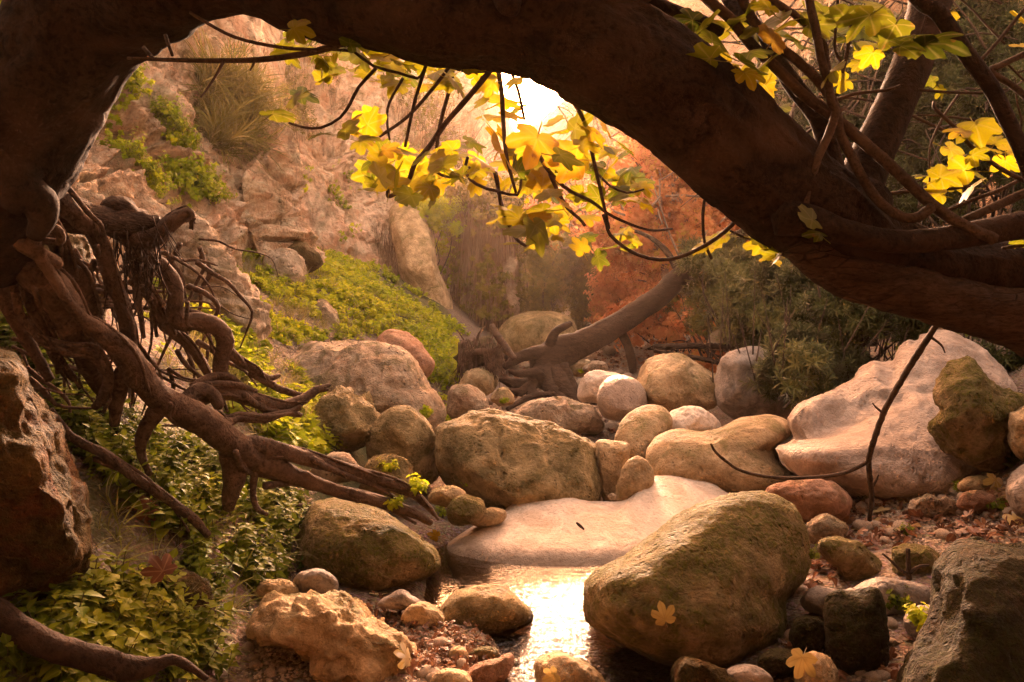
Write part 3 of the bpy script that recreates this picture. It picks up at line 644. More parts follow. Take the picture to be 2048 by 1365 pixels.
B('cracked rounded boulder at the right behind the dead log', [(1263,785),(1275,742),(1300,713),(1340,704),(1400,730),(1445,762),(1445,802),(1400,822),(1340,825),(1290,815)], 7.2, .45, 'tan', k=.3, rough=.06, ridge=.05)
B('wet egg shaped boulder shining beside the roots of the leaning tree', [(1194,800),(1205,765),(1235,750),(1270,758),(1292,785),(1290,825),(1250,842),(1210,835)], 6.9, .3, 'wet', rough=.02, nf=1)
B('pale rounded boulder behind the wet egg shaped boulder', [(1155,790),(1165,755),(1195,740),(1235,745),(1250,770),(1220,800),(1170,805)], 7.6, .25, 'smooth')
B('small pale stones block right of the leaning trunk, first of the two', [(1135,745),(1150,722),(1180,722),(1190,745),(1165,756)], 8.6, .14, 'tan', facets=3)
B('small flat pale stone right of the leaning trunk, nearer the bushes', [(1165,738),(1185,722),(1210,726),(1214,742),(1185,750)], 8.3, .14, 'pale')
B('blue grey boulder half hidden behind oleander leaves', [(1425,790),(1440,720),(1480,697),(1530,700),(1570,730),(1590,800),(1560,845),(1480,845)], 6.9, .35, 'grey', rough=.04)
B('grey brown dome of rock beyond the leaning tree roots', [(990,680),(1010,645),(1050,627),(1100,624),(1140,636),(1155,670),(1145,710),(1080,725),(1010,715)], 11.5, .7, 'pitted', rough=.03)
B('rough tan flat rock below the roots of the leaning tree', [(1025,830),(1070,800),(1130,797),(1180,814),(1206,845),(1195,865),(1100,868),(1045,855)], 7.1, .3, 'pale', rough=.08)
B('rounded brown stone wedged under the uprooted stump', [(918,765),(940,740),(975,736),(996,755),(985,785),(950,795),(925,785)], 8.3, .22, 'tan')
B('pale tilted slab left of the leaning tree roots', [(892,800),(905,772),(945,770),(970,790),(978,825),(955,850),(915,850),(895,830)], 7.2, .22, 'pale', facets=5, rough=.05)
B('small yellowish stone at the tips of the leaning tree roots', [(980,800),(990,780),(1010,775),(1028,790),(1025,808),(1000,812)], 7.4, .12, 'tan', facets=3)
B('yellow sunlit rock among the oleander stems', [(1415,690),(1425,665),(1460,655),(1495,662),(1506,690),(1480,700),(1430,700)], 8.5, .2, 'pale', facets=4)
B('bright pale stone under the bend of the main root', [(618,945),(640,915),(680,904),(715,920),(732,945),(700,965),(640,965)], 4.6, .16, 'pale', facets=3)
B('low olive stone between the root tips and the flat topped boulder', [(722,985),(735,925),(775,908),(815,920),(830,950),(825,990),(770,1005)], 4.65, .2, 'pitted')
B('flat tan cobble at the end of the root tips', [(857,1000),(870,978),(905,972),(930,985),(930,1005),(890,1015)], 4.35, .12, 'tan')
B('rounded dark brown cobble beside the root tips', [(893,1030),(905,1000),(935,990),(965,1002),(970,1025),(950,1046),(910,1052)], 4.25, .13, 'mossy')
B('half buried pale cobble at the upper left end of the polished slab', [(942,1045),(955,1025),(985,1016),(1012,1025),(1005,1045),(965,1055)], 4.35, .1, 'tan')
B('brown blocky ledge of rock behind the thick roots at the left edge', [(20,560),(55,470),(150,465),(200,535),(228,570),(216,640),(205,700),(110,710),(40,650)], 3.9, .4, 'rusty', facets=7, rough=.08, sub=6)
B('dark block of rock under the roots at left, beside the massive rust stained rock', [(165,850),(200,800),(245,805),(262,870),(255,950),(215,975),(175,950)], 3.3, .22, 'dark', facets=5)
B('low brown rock half covered by green herbs', [(290,1200),(320,1150),(370,1138),(415,1165),(435,1215),(430,1260),(350,1265)], 2.75, .2, 'rusty')
B('pale stone peeping out of the roots at the left', [(140,790),(155,745),(175,738),(185,765),(178,800),(155,812)], 3.5, .09, 'pale', facets=3)
B('small pale stone in the mud at the lower left, right of the herbs', [(395,1305),(410,1292),(440,1290),(450,1305),(430,1322),(405,1320)], 2.6, .06, 'pale')
B('sloping smooth grey tan buttress at the back of the green slope', [(780,420),(830,400),(862,450),(878,540),(905,610),(897,668),(850,655),(815,590),(795,520)], 12.4, .8, 'tan', k=.2, rough=.04)
B('eroded pillar of pale rock beside the hanging vines', [(1000,640),(1008,560),(1005,525),(1020,505),(1036,520),(1030,560),(1034,610),(1030,655),(1012,665)], 13.2, .5, 'pale', strata=.12, rough=.1)
# ------------------------------------------------------------------ the fig tree that arches over the picture, with its exposed roots
FIG_BASE = P(150, 640, 2.9)
fig = tag(empty('fig_tree', FIG_BASE), 'big dark fig tree arching over the whole view with exposed roots down the left bank', 'tree')
def limb(name, pts, mat='bark', parent=fig, ring=10, step=.03, gnarl=.1, gfreq=3., ridges=0., seed=None):
    V, fs = tube(pts, ring, step, gnarl, gfreq, seed if seed is not None else len(pts)+int(pts[0][0]) % 97, ridges)
    return mesh_obj(name, V, fs, M[mat], parent)
# trunk: rises from the bank at the left, bends over, comes down on the right
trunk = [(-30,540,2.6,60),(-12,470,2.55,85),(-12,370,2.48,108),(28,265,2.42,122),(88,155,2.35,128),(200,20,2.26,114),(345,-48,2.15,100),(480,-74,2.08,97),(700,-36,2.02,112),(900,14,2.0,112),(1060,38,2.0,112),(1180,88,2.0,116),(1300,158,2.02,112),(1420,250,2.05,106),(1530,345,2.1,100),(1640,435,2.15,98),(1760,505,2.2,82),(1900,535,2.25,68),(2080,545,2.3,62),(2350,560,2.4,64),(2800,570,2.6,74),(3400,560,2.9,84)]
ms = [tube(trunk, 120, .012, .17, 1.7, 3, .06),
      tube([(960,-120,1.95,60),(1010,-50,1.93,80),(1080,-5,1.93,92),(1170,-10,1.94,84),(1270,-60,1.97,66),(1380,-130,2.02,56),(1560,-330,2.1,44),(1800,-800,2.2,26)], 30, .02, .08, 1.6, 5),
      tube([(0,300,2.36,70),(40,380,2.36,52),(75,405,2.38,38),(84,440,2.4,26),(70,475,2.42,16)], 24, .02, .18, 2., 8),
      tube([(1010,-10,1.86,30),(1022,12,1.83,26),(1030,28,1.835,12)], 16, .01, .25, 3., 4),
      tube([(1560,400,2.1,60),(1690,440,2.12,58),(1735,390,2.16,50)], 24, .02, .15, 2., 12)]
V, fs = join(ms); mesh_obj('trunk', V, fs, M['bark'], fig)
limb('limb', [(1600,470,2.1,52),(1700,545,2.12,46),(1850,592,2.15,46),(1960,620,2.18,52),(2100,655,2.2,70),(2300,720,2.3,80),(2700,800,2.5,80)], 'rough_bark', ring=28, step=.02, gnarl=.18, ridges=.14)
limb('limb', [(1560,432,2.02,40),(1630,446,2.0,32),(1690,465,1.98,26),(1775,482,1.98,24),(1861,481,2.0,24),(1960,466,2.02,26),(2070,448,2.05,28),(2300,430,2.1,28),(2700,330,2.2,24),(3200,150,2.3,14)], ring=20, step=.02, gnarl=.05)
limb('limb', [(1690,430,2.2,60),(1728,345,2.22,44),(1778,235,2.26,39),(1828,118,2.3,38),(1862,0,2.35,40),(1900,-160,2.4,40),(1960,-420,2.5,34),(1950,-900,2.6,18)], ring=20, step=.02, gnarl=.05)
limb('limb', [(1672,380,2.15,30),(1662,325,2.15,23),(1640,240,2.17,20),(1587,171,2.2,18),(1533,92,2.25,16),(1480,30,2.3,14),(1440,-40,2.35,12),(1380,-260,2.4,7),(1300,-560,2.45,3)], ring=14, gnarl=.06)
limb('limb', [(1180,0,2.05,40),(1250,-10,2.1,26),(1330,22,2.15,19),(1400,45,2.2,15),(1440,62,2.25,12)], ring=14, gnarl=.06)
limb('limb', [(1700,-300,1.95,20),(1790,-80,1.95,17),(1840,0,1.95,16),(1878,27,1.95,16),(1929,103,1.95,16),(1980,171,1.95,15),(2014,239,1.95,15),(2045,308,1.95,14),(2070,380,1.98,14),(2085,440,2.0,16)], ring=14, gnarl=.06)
# roots on the left bank
ROOTS = [
 [(-60,440,2.5,40),(0,494,2.55,38),(51,525,2.6,38),(103,576,2.66,39),(137,628,2.72,37),(160,670,2.76,34),(180,730,2.85,26),(215,790,2.95,16)],
 [(60,480,2.5,20),(110,560,2.56,12),(140,610,2.6,12),(167,641,2.66,15),(205,669,2.7,22),(246,703,2.75,27),(273,744,2.8,30),(301,778,2.86,28),(342,809,2.92,29),(393,836,3.0,31),(444,870,3.1,31),(485,903,3.2,29),(535,928,3.3,25),(600,956,3.38,18),(680,984,3.48,14),(760,1004,3.56,13),(820,1024,3.6,11),(862,1046,3.68,7)],
 [(480,890,3.2,22),(530,893,3.26,20),(600,914,3.36,17),(680,936,3.46,15),(750,957,3.54,13),(815,980,3.62,11),(850,1008,3.68,8),(870,1030,3.7,5)],
 [(700,985,3.48,10),(770,1008,3.56,11),(820,1022,3.6,9),(850,1040,3.66,6)],
 [(-40,440,2.42,18),(0,462,2.45,17),(51,494,2.5,16),(103,522,2.56,17),(116,534,2.58,13)],
 [(90,520,2.6,8),(109,542,2.62,8),(137,594,2.62,9),(164,641,2.66,8),(180,680,2.7,6)],
 [(120,400,2.75,24),(160,440,2.8,20),(185,460,2.84,19),(202,494,2.88,18),(219,539,2.92,17),(236,587,2.96,16),(246,621,3.0,15),(253,662,3.02,14),(262,720,3.06,11)],
 [(262,470,3.1,30),(290,505,3.1,20),(328,539,3.14,19),(352,580,3.16,18),(349,621,3.18,18),(359,645,3.2,19),(393,643,3.24,21),(434,655,3.26,20),(450,682,3.28,19),(443,715,3.3,17),(442,751,3.32,16),(450,790,3.34,12)],
 [(270,480,3.05,26),(315,470,3.05,18),(340,448,3.04,18),(362,432,3.04,16),(380,424,3.04,9),(388,440,3.04,5)],
 [(372,818,3.2,20),(410,793,3.25,18),(461,787,3.3,17),(513,802,3.36,16),(560,812,3.42,14),(601,802,3.48,12),(632,781,3.54,9),(660,770,3.58,4)],
 [(368,830,3.1,20),(378,800,3.14,20),(400,783,3.18,20),(425,790,3.2,16),(440,815,3.2,12)],
 [(385,775,3.2,10),(420,755,3.26,9),(454,753,3.3,8),(480,766,3.34,5)],
 [(410,770,3.2,8),(440,768,3.24,8),(478,772,3.3,8),(513,784,3.36,6)],
 [(446,700,3.32,8),(470,716,3.36,7),(489,727,3.4,7),(513,740,3.44,7),(523,749,3.46,7),(540,757,3.5,7),(559,751,3.54,5)],
 [(500,745,3.44,8),(530,763,3.48,8),(564,780,3.52,8),(598,790,3.56,7),(630,792,3.6,4)],
 [(440,850,3.14,8),(460,842,3.2,7),(480,834,3.24,6),(530,837,3.32,6),(574,826,3.4,6),(604,810,3.46,4)],
 [(400,830,3.0,22),(424,845,3.05,20),(450,855,3.1,16),(466,875,3.14,10)],
 [(20,555,2.62,9),(31,587,2.62,9),(41,631,2.64,9),(68,665,2.66,9),(99,693,2.68,10),(137,700,2.7,11),(188,706,2.72,12),(212,734,2.74,12),(216,764,2.76,12),(208,795,2.78,12),(190,815,2.8,9)],
 [(30,540,2.66,14),(45,580,2.68,13),(68,621,2.7,12),(96,672,2.74,12),(115,720,2.78,10),(150,760,2.84,8)],
 [(268,520,3.1,7),(273,566,3.1,6),(280,621,3.12,6),(287,676,3.14,5)],
 [(270,540,3.14,14),(290,575,3.16,13),(308,604,3.2,12),(335,655,3.24,12),(376,689,3.3,12),(410,735,3.36,10),(425,770,3.4,8)],
 [(290,560,3.05,5),(310,585,3.06,5),(330,612,3.08,4)],
 [(236,600,2.96,6),(262,640,2.98,5),(270,690,3.0,5),(285,735,3.02,4)],
 [(100,820,2.7,8),(140,872,2.74,10),(205,907,2.78,11),(246,936,2.8,12),(290,970,2.84,12),(342,1004,2.88,11),(386,1038,2.92,11),(416,1072,2.96,8)],
 [(-60,1190,1.92,28),(0,1236,1.92,28),(34,1256,1.92,27),(85,1286,1.93,26),(137,1303,1.95,25),(205,1321,1.97,25),(256,1338,1.99,26),(308,1332,2.0,16),(342,1320,2.02,10),(376,1332,2.04,8),(414,1358,2.06,5)],
 [(470,905,3.2,34),(468,950,3.2,26),(462,985,3.2,20),(456,1020,3.2,12)],
 [(505,925,3.25,9),(508,955,3.25,8),(506,990,3.25,7),(515,1018,3.25,6),(535,1030,3.25,4)],
 [(330,800,2.9,22),(290,860,2.92,16),(282,905,2.94,10),(300,950,2.96,7)],
 [(250,740,2.8,20),(235,800,2.84,16),(228,850,2.88,10)],
 [(60,430,2.6,26),(110,470,2.7,22),(130,520,2.8,18),(165,560,2.9,15),(190,620,2.95,12),(200,690,3.0,9)],
 [(0,540,2.7,20),(20,620,2.75,16),(60,690,2.8,13),(100,760,2.85,10)],
 [(95,450,2.5,10),(120,465,2.5,10),(118,485,2.52,9),(85,480,2.54,8),(60,470,2.56,7)],
]
for r in ROOTS: limb('root', r if r[0][1] > 1100 else [(a_, b_, c_, d_*.88) for a_, b_, c_, d_ in r], 'bark' if r[0][1] > 1100 else 'root', ring=16 if max(q[3] for q in r) > 15 else 10, step=.018, gnarl=.2, gfreq=3.2, ridges=.09)
# thin companions twisting along the thick roots
base_roots = [r for r in ROOTS if len(r) >= 6 and r[0][1] < 1100]
for k in range(64):
    r = base_roots[rng.integers(0, len(base_roots))]; i0 = rng.integers(0, max(1, len(r)-5)); i1 = min(len(r), i0+rng.integers(4, 8)); seg = r[i0:i1]
    if len(seg) < 4: continue
    ph = rng.uniform(0, 6.3); q = []
    w_ = rng.uniform(3, 8)
    for j, (x, y, d_, rr) in enumerate(seg):
        a = ph+j*rng.uniform(.5, 1.1); t = j/(len(seg)-1); off = rr*rng.uniform(.85, 1.15)*(1+.7*max(0, abs(t-.5)-.3)*4)
        q.append((x+off*math.cos(a), y+off*math.sin(a)+14*max(0, t-.75)*4, d_-abs(off)/F*d_*.5*math.sin(a*1.3), w_*(1-.55*t)))
    limb('root', q, 'root', ring=8, step=.02, gnarl=.25, gfreq=3, seed=k)
for k in range(75):
    x, y = rng.uniform(0, 420), rng.uniform(470, 760); d_ = 2.75+.0016*x+rng.uniform(0, .25); q = []; a = rng.uniform(.5, 1.5); n_ = rng.integers(5, 8); w_ = rng.uniform(2.5, 7)
    for j in range(n_):
        q.append((x, y, d_, w_*(1-.75*j/(n_-1)))); a += rng.normal(0, .45); a = min(max(a, .0), 2.0); x += 38*math.cos(a); y += 38*math.sin(a); d_ += .03
    limb('root', q, 'root', ring=7, step=.025, gnarl=.2, gfreq=3, seed=k)
# the tangled root crown with its fringe of fine rootlets
ms = [tube([(215,410,2.98,22),(248,430,3.05,32),(275,465,3.12,33),(285,520,3.16,26),(280,580,3.18,15)], 26, .02, .45, 2.4, 31, .12),
      tube([(110,420,2.8,30),(200,445,2.95,30),(270,450,3.05,27),(320,452,3.08,18)], 22, .02, .45, 2.4, 33, .1)]
for k in range(50):
    x0, y0 = rng.uniform(225, 345), rng.uniform(430, 540); yy = 2.98+rng.uniform(-.06, .12); dx = rng.normal(0, 18); L = rng.uniform(30, 110)
    ms.append(tube([(x0, y0, yy, 1.8), (x0+dx*.4, y0+L*.35, yy-.02, 1.5), (x0+dx, y0+L*.7, yy, 1.2), (x0+dx*1.4+rng.normal(0, 10), y0+L, yy+.02, .6)], 4, .05, 0, 1, k))
V, fs = join(ms); mesh_obj('root_crown', V, fs, M['rough_bark'], fig)

# leafy branches: pixel row, depth; each branch carries its own leaves
LEAF = []
for s in range(9):
    V, f, v = palmate(s, cut=(.5, .58, .64, .55, .7, .78, .48, .66, .6)[s], curl=(.15, .25, .1, .35, .2, .45, .28, -.15, .35)[s]); LEAF.append(bundle([(V, f, v)]))
def leaves(spots, parent, mat='fig_leaf', lean=None, name='foliage', lo=.0, hi=1.):
    """spots: (px, py, depth, size in px). Leaves hang from the twig, their upper face turned to the light"""
    pos = np.array([P(a, b, c) for a, b, c, s in spots]); sz = np.array([s/F*c*.56 for a, b, c, s in spots]); n = len(pos)
    Z = np.stack([rng.normal(0, .45, n), rng.normal(-.45, .55, n), rng.normal(.75, .35, n)], 1)
    V, fs, at = scatter(LEAF, pos, Z, rng.uniform(0, 6.3, n), sz, rng.uniform(lo, hi, n))
    return mesh_obj(name, V, fs, M[mat], parent, attrs=at)
def br(pts, d, r0, r1, leafs=(), mat='fig_leaf', lo=0., hi=1.):
    if pts[0][1] < 0: pts = [(pts[0][0]+(pts[0][0]-pts[1][0])*5, pts[0][1]-420), (pts[0][0]+(pts[0][0]-pts[1][0])*2, pts[0][1]-170)] + list(pts)
    n = len(pts); d = d if hasattr(d, '__len__') else (d, d)
    rows = [(x, y, d[0]+(d[1]-d[0])*i/(n-1), r0+(r1-r0)*i/(n-1)) for i, (x, y) in enumerate(pts)]
    rows = [(a_, b_, c_, d_*(.78 if d_ < 9 else .95)) for a_, b_, c_, d_ in rows]
    o = limb('branch', rows, 'twig', ring=8, step=.02, gnarl=.12, gfreq=5)
    if leafs:
        dm = (d[0]+d[1])/2
        leaves([(x, y, dm+rng.uniform(-.22, .3), s) for x, y, s in leafs], o, mat, lo=lo, hi=hi)
    return o
br([(735,60),(720,72),(640,101),(540,118),(440,122),(330,120),(255,117)], (2.1,2.0), 11, 4, [(587,58,80),(640,62,86),(610,45,70),(665,40,70)])
br([(380,25),(400,38),(470,75),(560,95),(640,101)], (2.05,2.06), 4, 5)
br([(448,122),(430,155),(402,195)], 2.03, 4.5, 2.5); br([(330,70),(345,112)], 2.03, 5, 4); br([(286,95),(310,119)], 2.02, 5, 3); br([(512,118),(500,142)], 2.03, 4, 2)
br([(640,98),(700,102),(711,106),(748,133),(800,147),(834,157),(847,143),(858,113)], (2.15,2.2), 4, 4, [(720,108,84),(762,118,88),(745,70,86),(700,88,74),(790,100,80),(735,150,60),(830,128,92),(872,146,92),(905,158,90),(935,128,84),(905,118,66),(800,125,70)])
br([(922,100),(909,120),(871,171),(830,219),(800,246),(759,273)], (2.15,2.3), 5, 4, [(735,250,84),(712,232,92),(742,232,80),(700,262,66),(722,282,80),(690,258,70),(770,300,66)])
br([(1000,115),(988,132),(940,191),(892,246),(858,294),(830,328),(817,362),(793,386),(776,393),(777,378)], (2.1,2.25), 8, 5, [(795,345,80),(770,330,86),(760,355,76),(822,390,78),(800,300,92),(850,310,76),(780,372,92),(885,330,88),(905,300,80)])
br([(866,95),(858,113),(837,178),(824,226),(810,294)], 2.2, 5, 4)
br([(806,157),(779,205),(774,239),(779,280)], 2.25, 4, 3)
br([(752,137),(718,174),(700,208),(680,236),(642,256),(608,255),(578,246)], 2.2, 5, 3, [(545,228,92),(585,205,96),(600,190,80),(650,268,66)], 'fig_green', .2, .6)
br([(994,125),(1003,180),(1005,215),(1010,290),(1018,335),(1032,386)], 2.35, 7, 4, [(965,180,70),(985,165,66),(958,205,70),(1000,205,96),(985,232,70),(1010,230,74),(1040,215,56),(960,160,60)])
br([(1012,120),(1035,178),(1049,240)], 2.4, 4.5, 4, [(1035,158,64),(1060,150,56)])
br([(1118,160),(1128,174),(1152,212),(1172,253),(1186,314),(1196,359),(1206,403),(1218,458)], (2.15,2.3), 6.5, 4, [(1120,262,88),(1150,258,92),(1180,262,84),(1206,250,70),(1205,295,90),(1120,240,66),(1262,258,60),(1282,268,66),(1165,290,80),(1225,300,66)])
br([(1050,280),(1076,308),(1097,342),(1135,379),(1182,403),(1227,434),(1295,460),(1345,458)], (2.3,2.45), 6.5, 3, [(1075,275,140),(1020,285,130),(1000,300,165),(960,320,120),(1060,300,110),(1090,330,80),(1150,320,110),(1120,310,96),(1180,325,92),(1150,350,86),(1210,345,96),(1240,350,80),(1260,355,90),(1240,378,70),(1280,370,60)])
br([(1100,345),(1104,359),(1121,393),(1135,417),(1158,437),(1170,452)], 2.35, 5.5, 4, [(1085,370,96),(1100,390,80),(1060,360,70),(1125,410,80),(1085,420,110),(1060,435,92),(1110,440,80),(1150,425,70)])
br([(935,315),(931,345),(953,369),(994,383),(1035,390),(1042,360)], 2.3, 4.5, 3.5, [(925,350,80),(900,340,86),(950,345,76),(880,360,74),(1010,372,66)])
br([(860,338),(871,343),(899,355),(940,335)], 2.3, 4, 3.5)
br([(990,345),(994,362),(1001,403),(1015,444),(1032,478),(1052,492)], 2.4, 6, 4, [(1010,430,84),(1040,440,96),(1070,452,110),(1050,462,90),(1100,462,70),(1000,415,66),(1022,487,50)])
br([(1193,345),(1220,372),(1254,386),(1288,379)], 2.25, 3.5, 2.5, [(1255,400,72),(1275,395,90),(1230,398,70),(1290,402,60)])
br([(1206,430),(1213,450),(1220,470),(1247,494),(1278,511),(1319,520),(1357,515),(1392,501),(1433,477),(1464,450),(1500,400)], (2.3,2.15), 4, 6, [(1165,500,60),(1195,515,56),(1430,482,72),(1410,492,60),(1450,470,60)])
br([(1425,362),(1408,405),(1406,450),(1409,484),(1423,518)], 2.2, 4, 4)
br([(1640,480),(1560,488),(1500,478),(1460,462)], 2.2, 5, 3, [(1525,490,76),(1550,508,70),(1515,478,66),(1570,500,80),(1545,520,60)])
G = 'fig_green'
br([(1610,-60),(1618,0),(1632,61),(1642,116),(1656,164),(1662,205),(1671,226),(1656,273),(1635,318),(1618,376),(1608,425)], (1.9,2.0), 9, 9, [(1600,428,96),(1625,440,80),(1640,468,70),(1580,425,66)], G, .2, .6)
br([(1390,-40),(1416,0),(1461,38),(1502,89),(1553,137),(1608,191),(1656,226),(1690,253),(1741,297),(1792,342),(1861,407),(1922,448),(1990,480)], (2.1,1.98), 11, 13, [(1400,62,110),(1425,82,130),(1455,60,116),(1385,40,90),(1360,55,80),(1380,120,120),(1420,118,110),(1450,130,96),(1480,122,110),(1500,105,90),(1475,160,90)], G, .15, .75)
br([(1520,-30),(1543,0),(1594,34),(1645,85),(1652,116),(1660,160)], 2.0, 10, 8, [(1530,50,130),(1500,32,110),(1560,62,110),(1590,85,96),(1580,20,96),(1540,20,90),(1600,40,110),(1620,50,96)], G, .15, .7)
br([(1470,-50),(1485,0),(1526,68),(1587,116),(1638,164),(1669,212),(1680,267),(1700,308),(1727,359),(1758,403),(1803,434),(1837,434),(1864,414)], (2.05,1.98), 10, 11, [(1545,82,90),(1505,150,110),(1530,170,76),(1490,145,90),(1560,215,60),(1520,115,110)], G, .3, .9)
br([(1685,-40),(1676,0),(1671,60),(1671,103),(1690,137)], 2.1, 4, 4, [(1690,35,120),(1720,60,110),(1650,30,96),(1740,30,120),(1700,80,96),(1770,20,120),(1670,70,90),(1790,50,100)], G, .1, .6)
br([(1712,20),(1703,48),(1693,113),(1673,191)], 2.1, 5, 5, [(1690,68,80),(1665,140,80),(1690,160,76),(1740,90,80),(1745,105,70)], 'fig_leaf', .1, .8)
br([(2070,95),(2048,109),(1997,133),(1980,143),(2018,167),(2048,191),(2080,230)], 2.1, 8, 8)
br([(1840,180),(1895,185),(1963,186),(2014,179)], 2.2, 4, 3.5, [(1865,162,56),(1880,178,44)], 'fig_leaf', .0, .4)
br([(1868,205),(1871,219),(1908,253),(1943,294),(1997,335),(2048,362),(2100,390)], (2.25,2.15), 4.5, 6, [(1950,248,104),(1975,262,84),(1925,262,70),(1900,298,86),(1945,310,60),(1985,300,72),(2020,300,84),(2010,322,70),(1990,285,60)], 'fig_leaf', .3, .8)
br([(1662,205),(1710,188),(1772,181),(1800,172)], 2.1, 5, 4); br([(1755,391),(1761,390),(1843,381),(1895,379),(1940,372)], 2.2, 5, 4, [(1905,360,100),(1930,340,110),(1880,355,84),(1945,375,84),(1880,388,70),(1850,352,60),(1960,350,70)], 'fig_leaf', .3, .8)
br([(1880,428),(1946,400),(2000,380),(2060,350)], 2.2, 5, 5); br([(1920,445),(1997,410),(2060,382)], 2.15, 9, 10); br([(2070,5),(2048,20),(1997,82),(1956,126)], 2.15, 5, 4, [(2048,40,80),(2040,90,60)], 'fig_leaf', .5, 1)
br([(1870,-30),(1850,40),(1835,90)], 2.0, 4, 3, [(1850,88,150),(1800,92,90),(1830,70,110)], G, .0, .3)
br([(2120,470),(2060,488),(2020,495),(2005,497)], 2.1, 6, 4, [(2030,488,50),(2065,500,60)], 'fig_leaf')
for k in range(16):
    x, y = rng.uniform(1420, 2040), rng.uniform(-40, 330); a = rng.uniform(-1., 1.2)+(3.14 if rng.random() < .5 else 0); q = []; d_ = rng.uniform(2.05, 2.6); L = rng.uniform(120, 330); w_ = rng.uniform(2.2, 4.5)
    for j in range(6):
        q.append((x, y, d_, w_*(1-.14*j))); a += rng.normal(0, .22); x += L/5*math.cos(a); y += L/5*math.sin(a); d_ += rng.normal(0, .03)
    o_ = limb('branch', q, 'twig', ring=6, step=.02, gnarl=.15, gfreq=5, seed=k)
    if k % 2: leaves([(q[j][0]+rng.normal(0, 15), q[j][1]+rng.normal(0, 15), q[j][2], rng.uniform(38, 66)) for j in (2, 4, 5) if q[j][1] < 330], o_, 'fig_green', lo=.1, hi=.9)
hub = limb('branch', [(900,80,2.3,5),(905,150,2.35,4),(880,250,2.4,4),(870,330,2.45,3)], 'twig', ring=7)
sp = [(rng.uniform(560, 1000), rng.uniform(45, 175), 2.25+rng.uniform(0, .5), rng.uniform(48, 88)) for _ in range(56)] + [(rng.uniform(740, 960), rng.uniform(280, 400), 2.3+rng.uniform(0, .5), rng.uniform(45, 80)) for _ in range(40)] + [(rng.uniform(560, 860), rng.uniform(40, 150), 2.2+rng.uniform(0, .4), rng.uniform(46, 80)) for _ in range(26)] + [(rng.uniform(1000, 1290), rng.uniform(290, 500), 2.4+rng.uniform(0, .5), rng.uniform(42, 78)) for _ in range(52)]
leaves([q for q in sp if not (q[0] < 640 and q[1] > 110)], hub, lo=0., hi=.8)
# crown added over and behind the viewer, out of frame, to shade the foreground
big = [bundle([place(palmate(s, petiole=0), rotm([rng.normal(), rng.normal(), 0.01], rng.uniform(0, 1.)) @ rotm([0,0,1], rng.uniform(0, 6.3)), rng.normal(0, .9, 3), 1.) for _ in range(9)]) for s in range(3)]
n = SHADE_CROWN_N
pos = np.stack([rng.uniform(-5.5, 5.5, n), rng.uniform(-4.2, 1.5, n), rng.uniform(3.1, 4.6, n)], 1)
m_ = n//2; sd = np.where(rng.random(m_) < .55, -1, 1); pos = np.vstack([pos, np.stack([sd*rng.uniform(1.1, 4.8, m_), rng.uniform(1.2, 3.4, m_), rng.uniform(3.3, 4.6, m_)], 1)]); n = len(pos)  # side patches added out of view to darken the lower corners
pos[:, 2] += .25*(np.maximum(0, pos[:, 1]))
keep = fbm(pos*.6, 3) > -.2
pos = pos[keep]; n = len(pos)
V, fs, at = scatter(big, pos, np.stack([rng.normal(0, .4, n), rng.normal(0, .4, n), np.ones(n)], 1), rng.uniform(0, 6.3, n), np.full(n, .17), rng.uniform(0, .8, n))
mesh_obj('crown', V, fs, M['fig_green'], fig, attrs=at)
for a in ([(0,-400,1.9,60),(300,-900,1.5,50),(900,-1600,1.3,34)], [(900,-90,1.95,70),(800,-500,1.8,50),(500,-1300,1.6,36)], [(1500,-100,1.9,30),(1500,-700,1.6,28),(1200,-1500,1.4,20)]):
    limb('limb', a, ring=14)
# ------------------------------------------------------------------ leaning tree with its torn-up roots, dead wood
LB = P(1105, 760, 8.6)
lean = tag(empty('leaning_tree', LB), 'bare brown tree leaning to the right over the stream bed on a tangle of roots', 'tree')
def limb2(name, pts, mat, parent, **kw):
    V, fs = tube(pts, kw.get('ring', 10), kw.get('step', .05), kw.get('gnarl', .15), 3., int(pts[0][0]), kw.get('ridges', 0.)); return mesh_obj(name, V, fs, M[mat], parent)
limb2('trunk', [(1096,772,8.55,30),(1098,738,8.6,38),(1108,715,8.6,36),(1158,690,8.6,27),(1227,655,8.65,24),(1278,621,8.7,22),(1319,594,8.75,21),(1357,556,8.8,20),(1400,522,8.9,18),(1450,488,9.,15),(1530,450,9.2,11)], 'rough_bark', lean, ring=24, step=.04, gnarl=.12, ridges=.06)
for r in ([(1095,702,8.5,14),(1060,708,8.45,12),(1039,716,8.4,10),(1008,735,8.35,6)], [(1100,740,8.45,18),(1063,766,8.3,13),(1030,768,8.2,10),(1000,757,8.2,6)], [(1112,745,8.4,20),(1128,775,8.2,16),(1150,800,8.,9),(1162,812,7.9,5)], [(1092,745,8.4,16),(1105,780,8.2,14),(1128,800,8.,9),(1140,812,7.9,5)],
          [(1080,740,8.4,14),(1060,775,8.2,12),(1075,795,8.05,10),(1110,790,8.,7)], [(1120,780,8.1,9),(1155,798,8.,7),(1193,806,7.9,5)], [(1015,819,7.7,4),(1056,796,7.9,6),(1100,788,8.,6)], [(1100,690,8.5,12),(1110,665,8.45,9),(1125,655,8.4,7),(1143,647,8.4,5)], [(1062,770,8.2,9),(1040,785,8.1,8),(1020,780,8.1,5)], [(1125,735,8.4,14),(1142,765,8.25,10),(1158,790,8.1,6)], [(1085,760,8.3,10),(1070,745,8.2,9),(1040,748,8.1,7),(1018,742,8.1,4)],
          [(1045,820,7.8,3),(1070,803,7.9,4),(1096,800,7.95,3)]):
    limb2('root', r, 'rough_bark', lean, ring=12, gnarl=.25, ridges=.15)
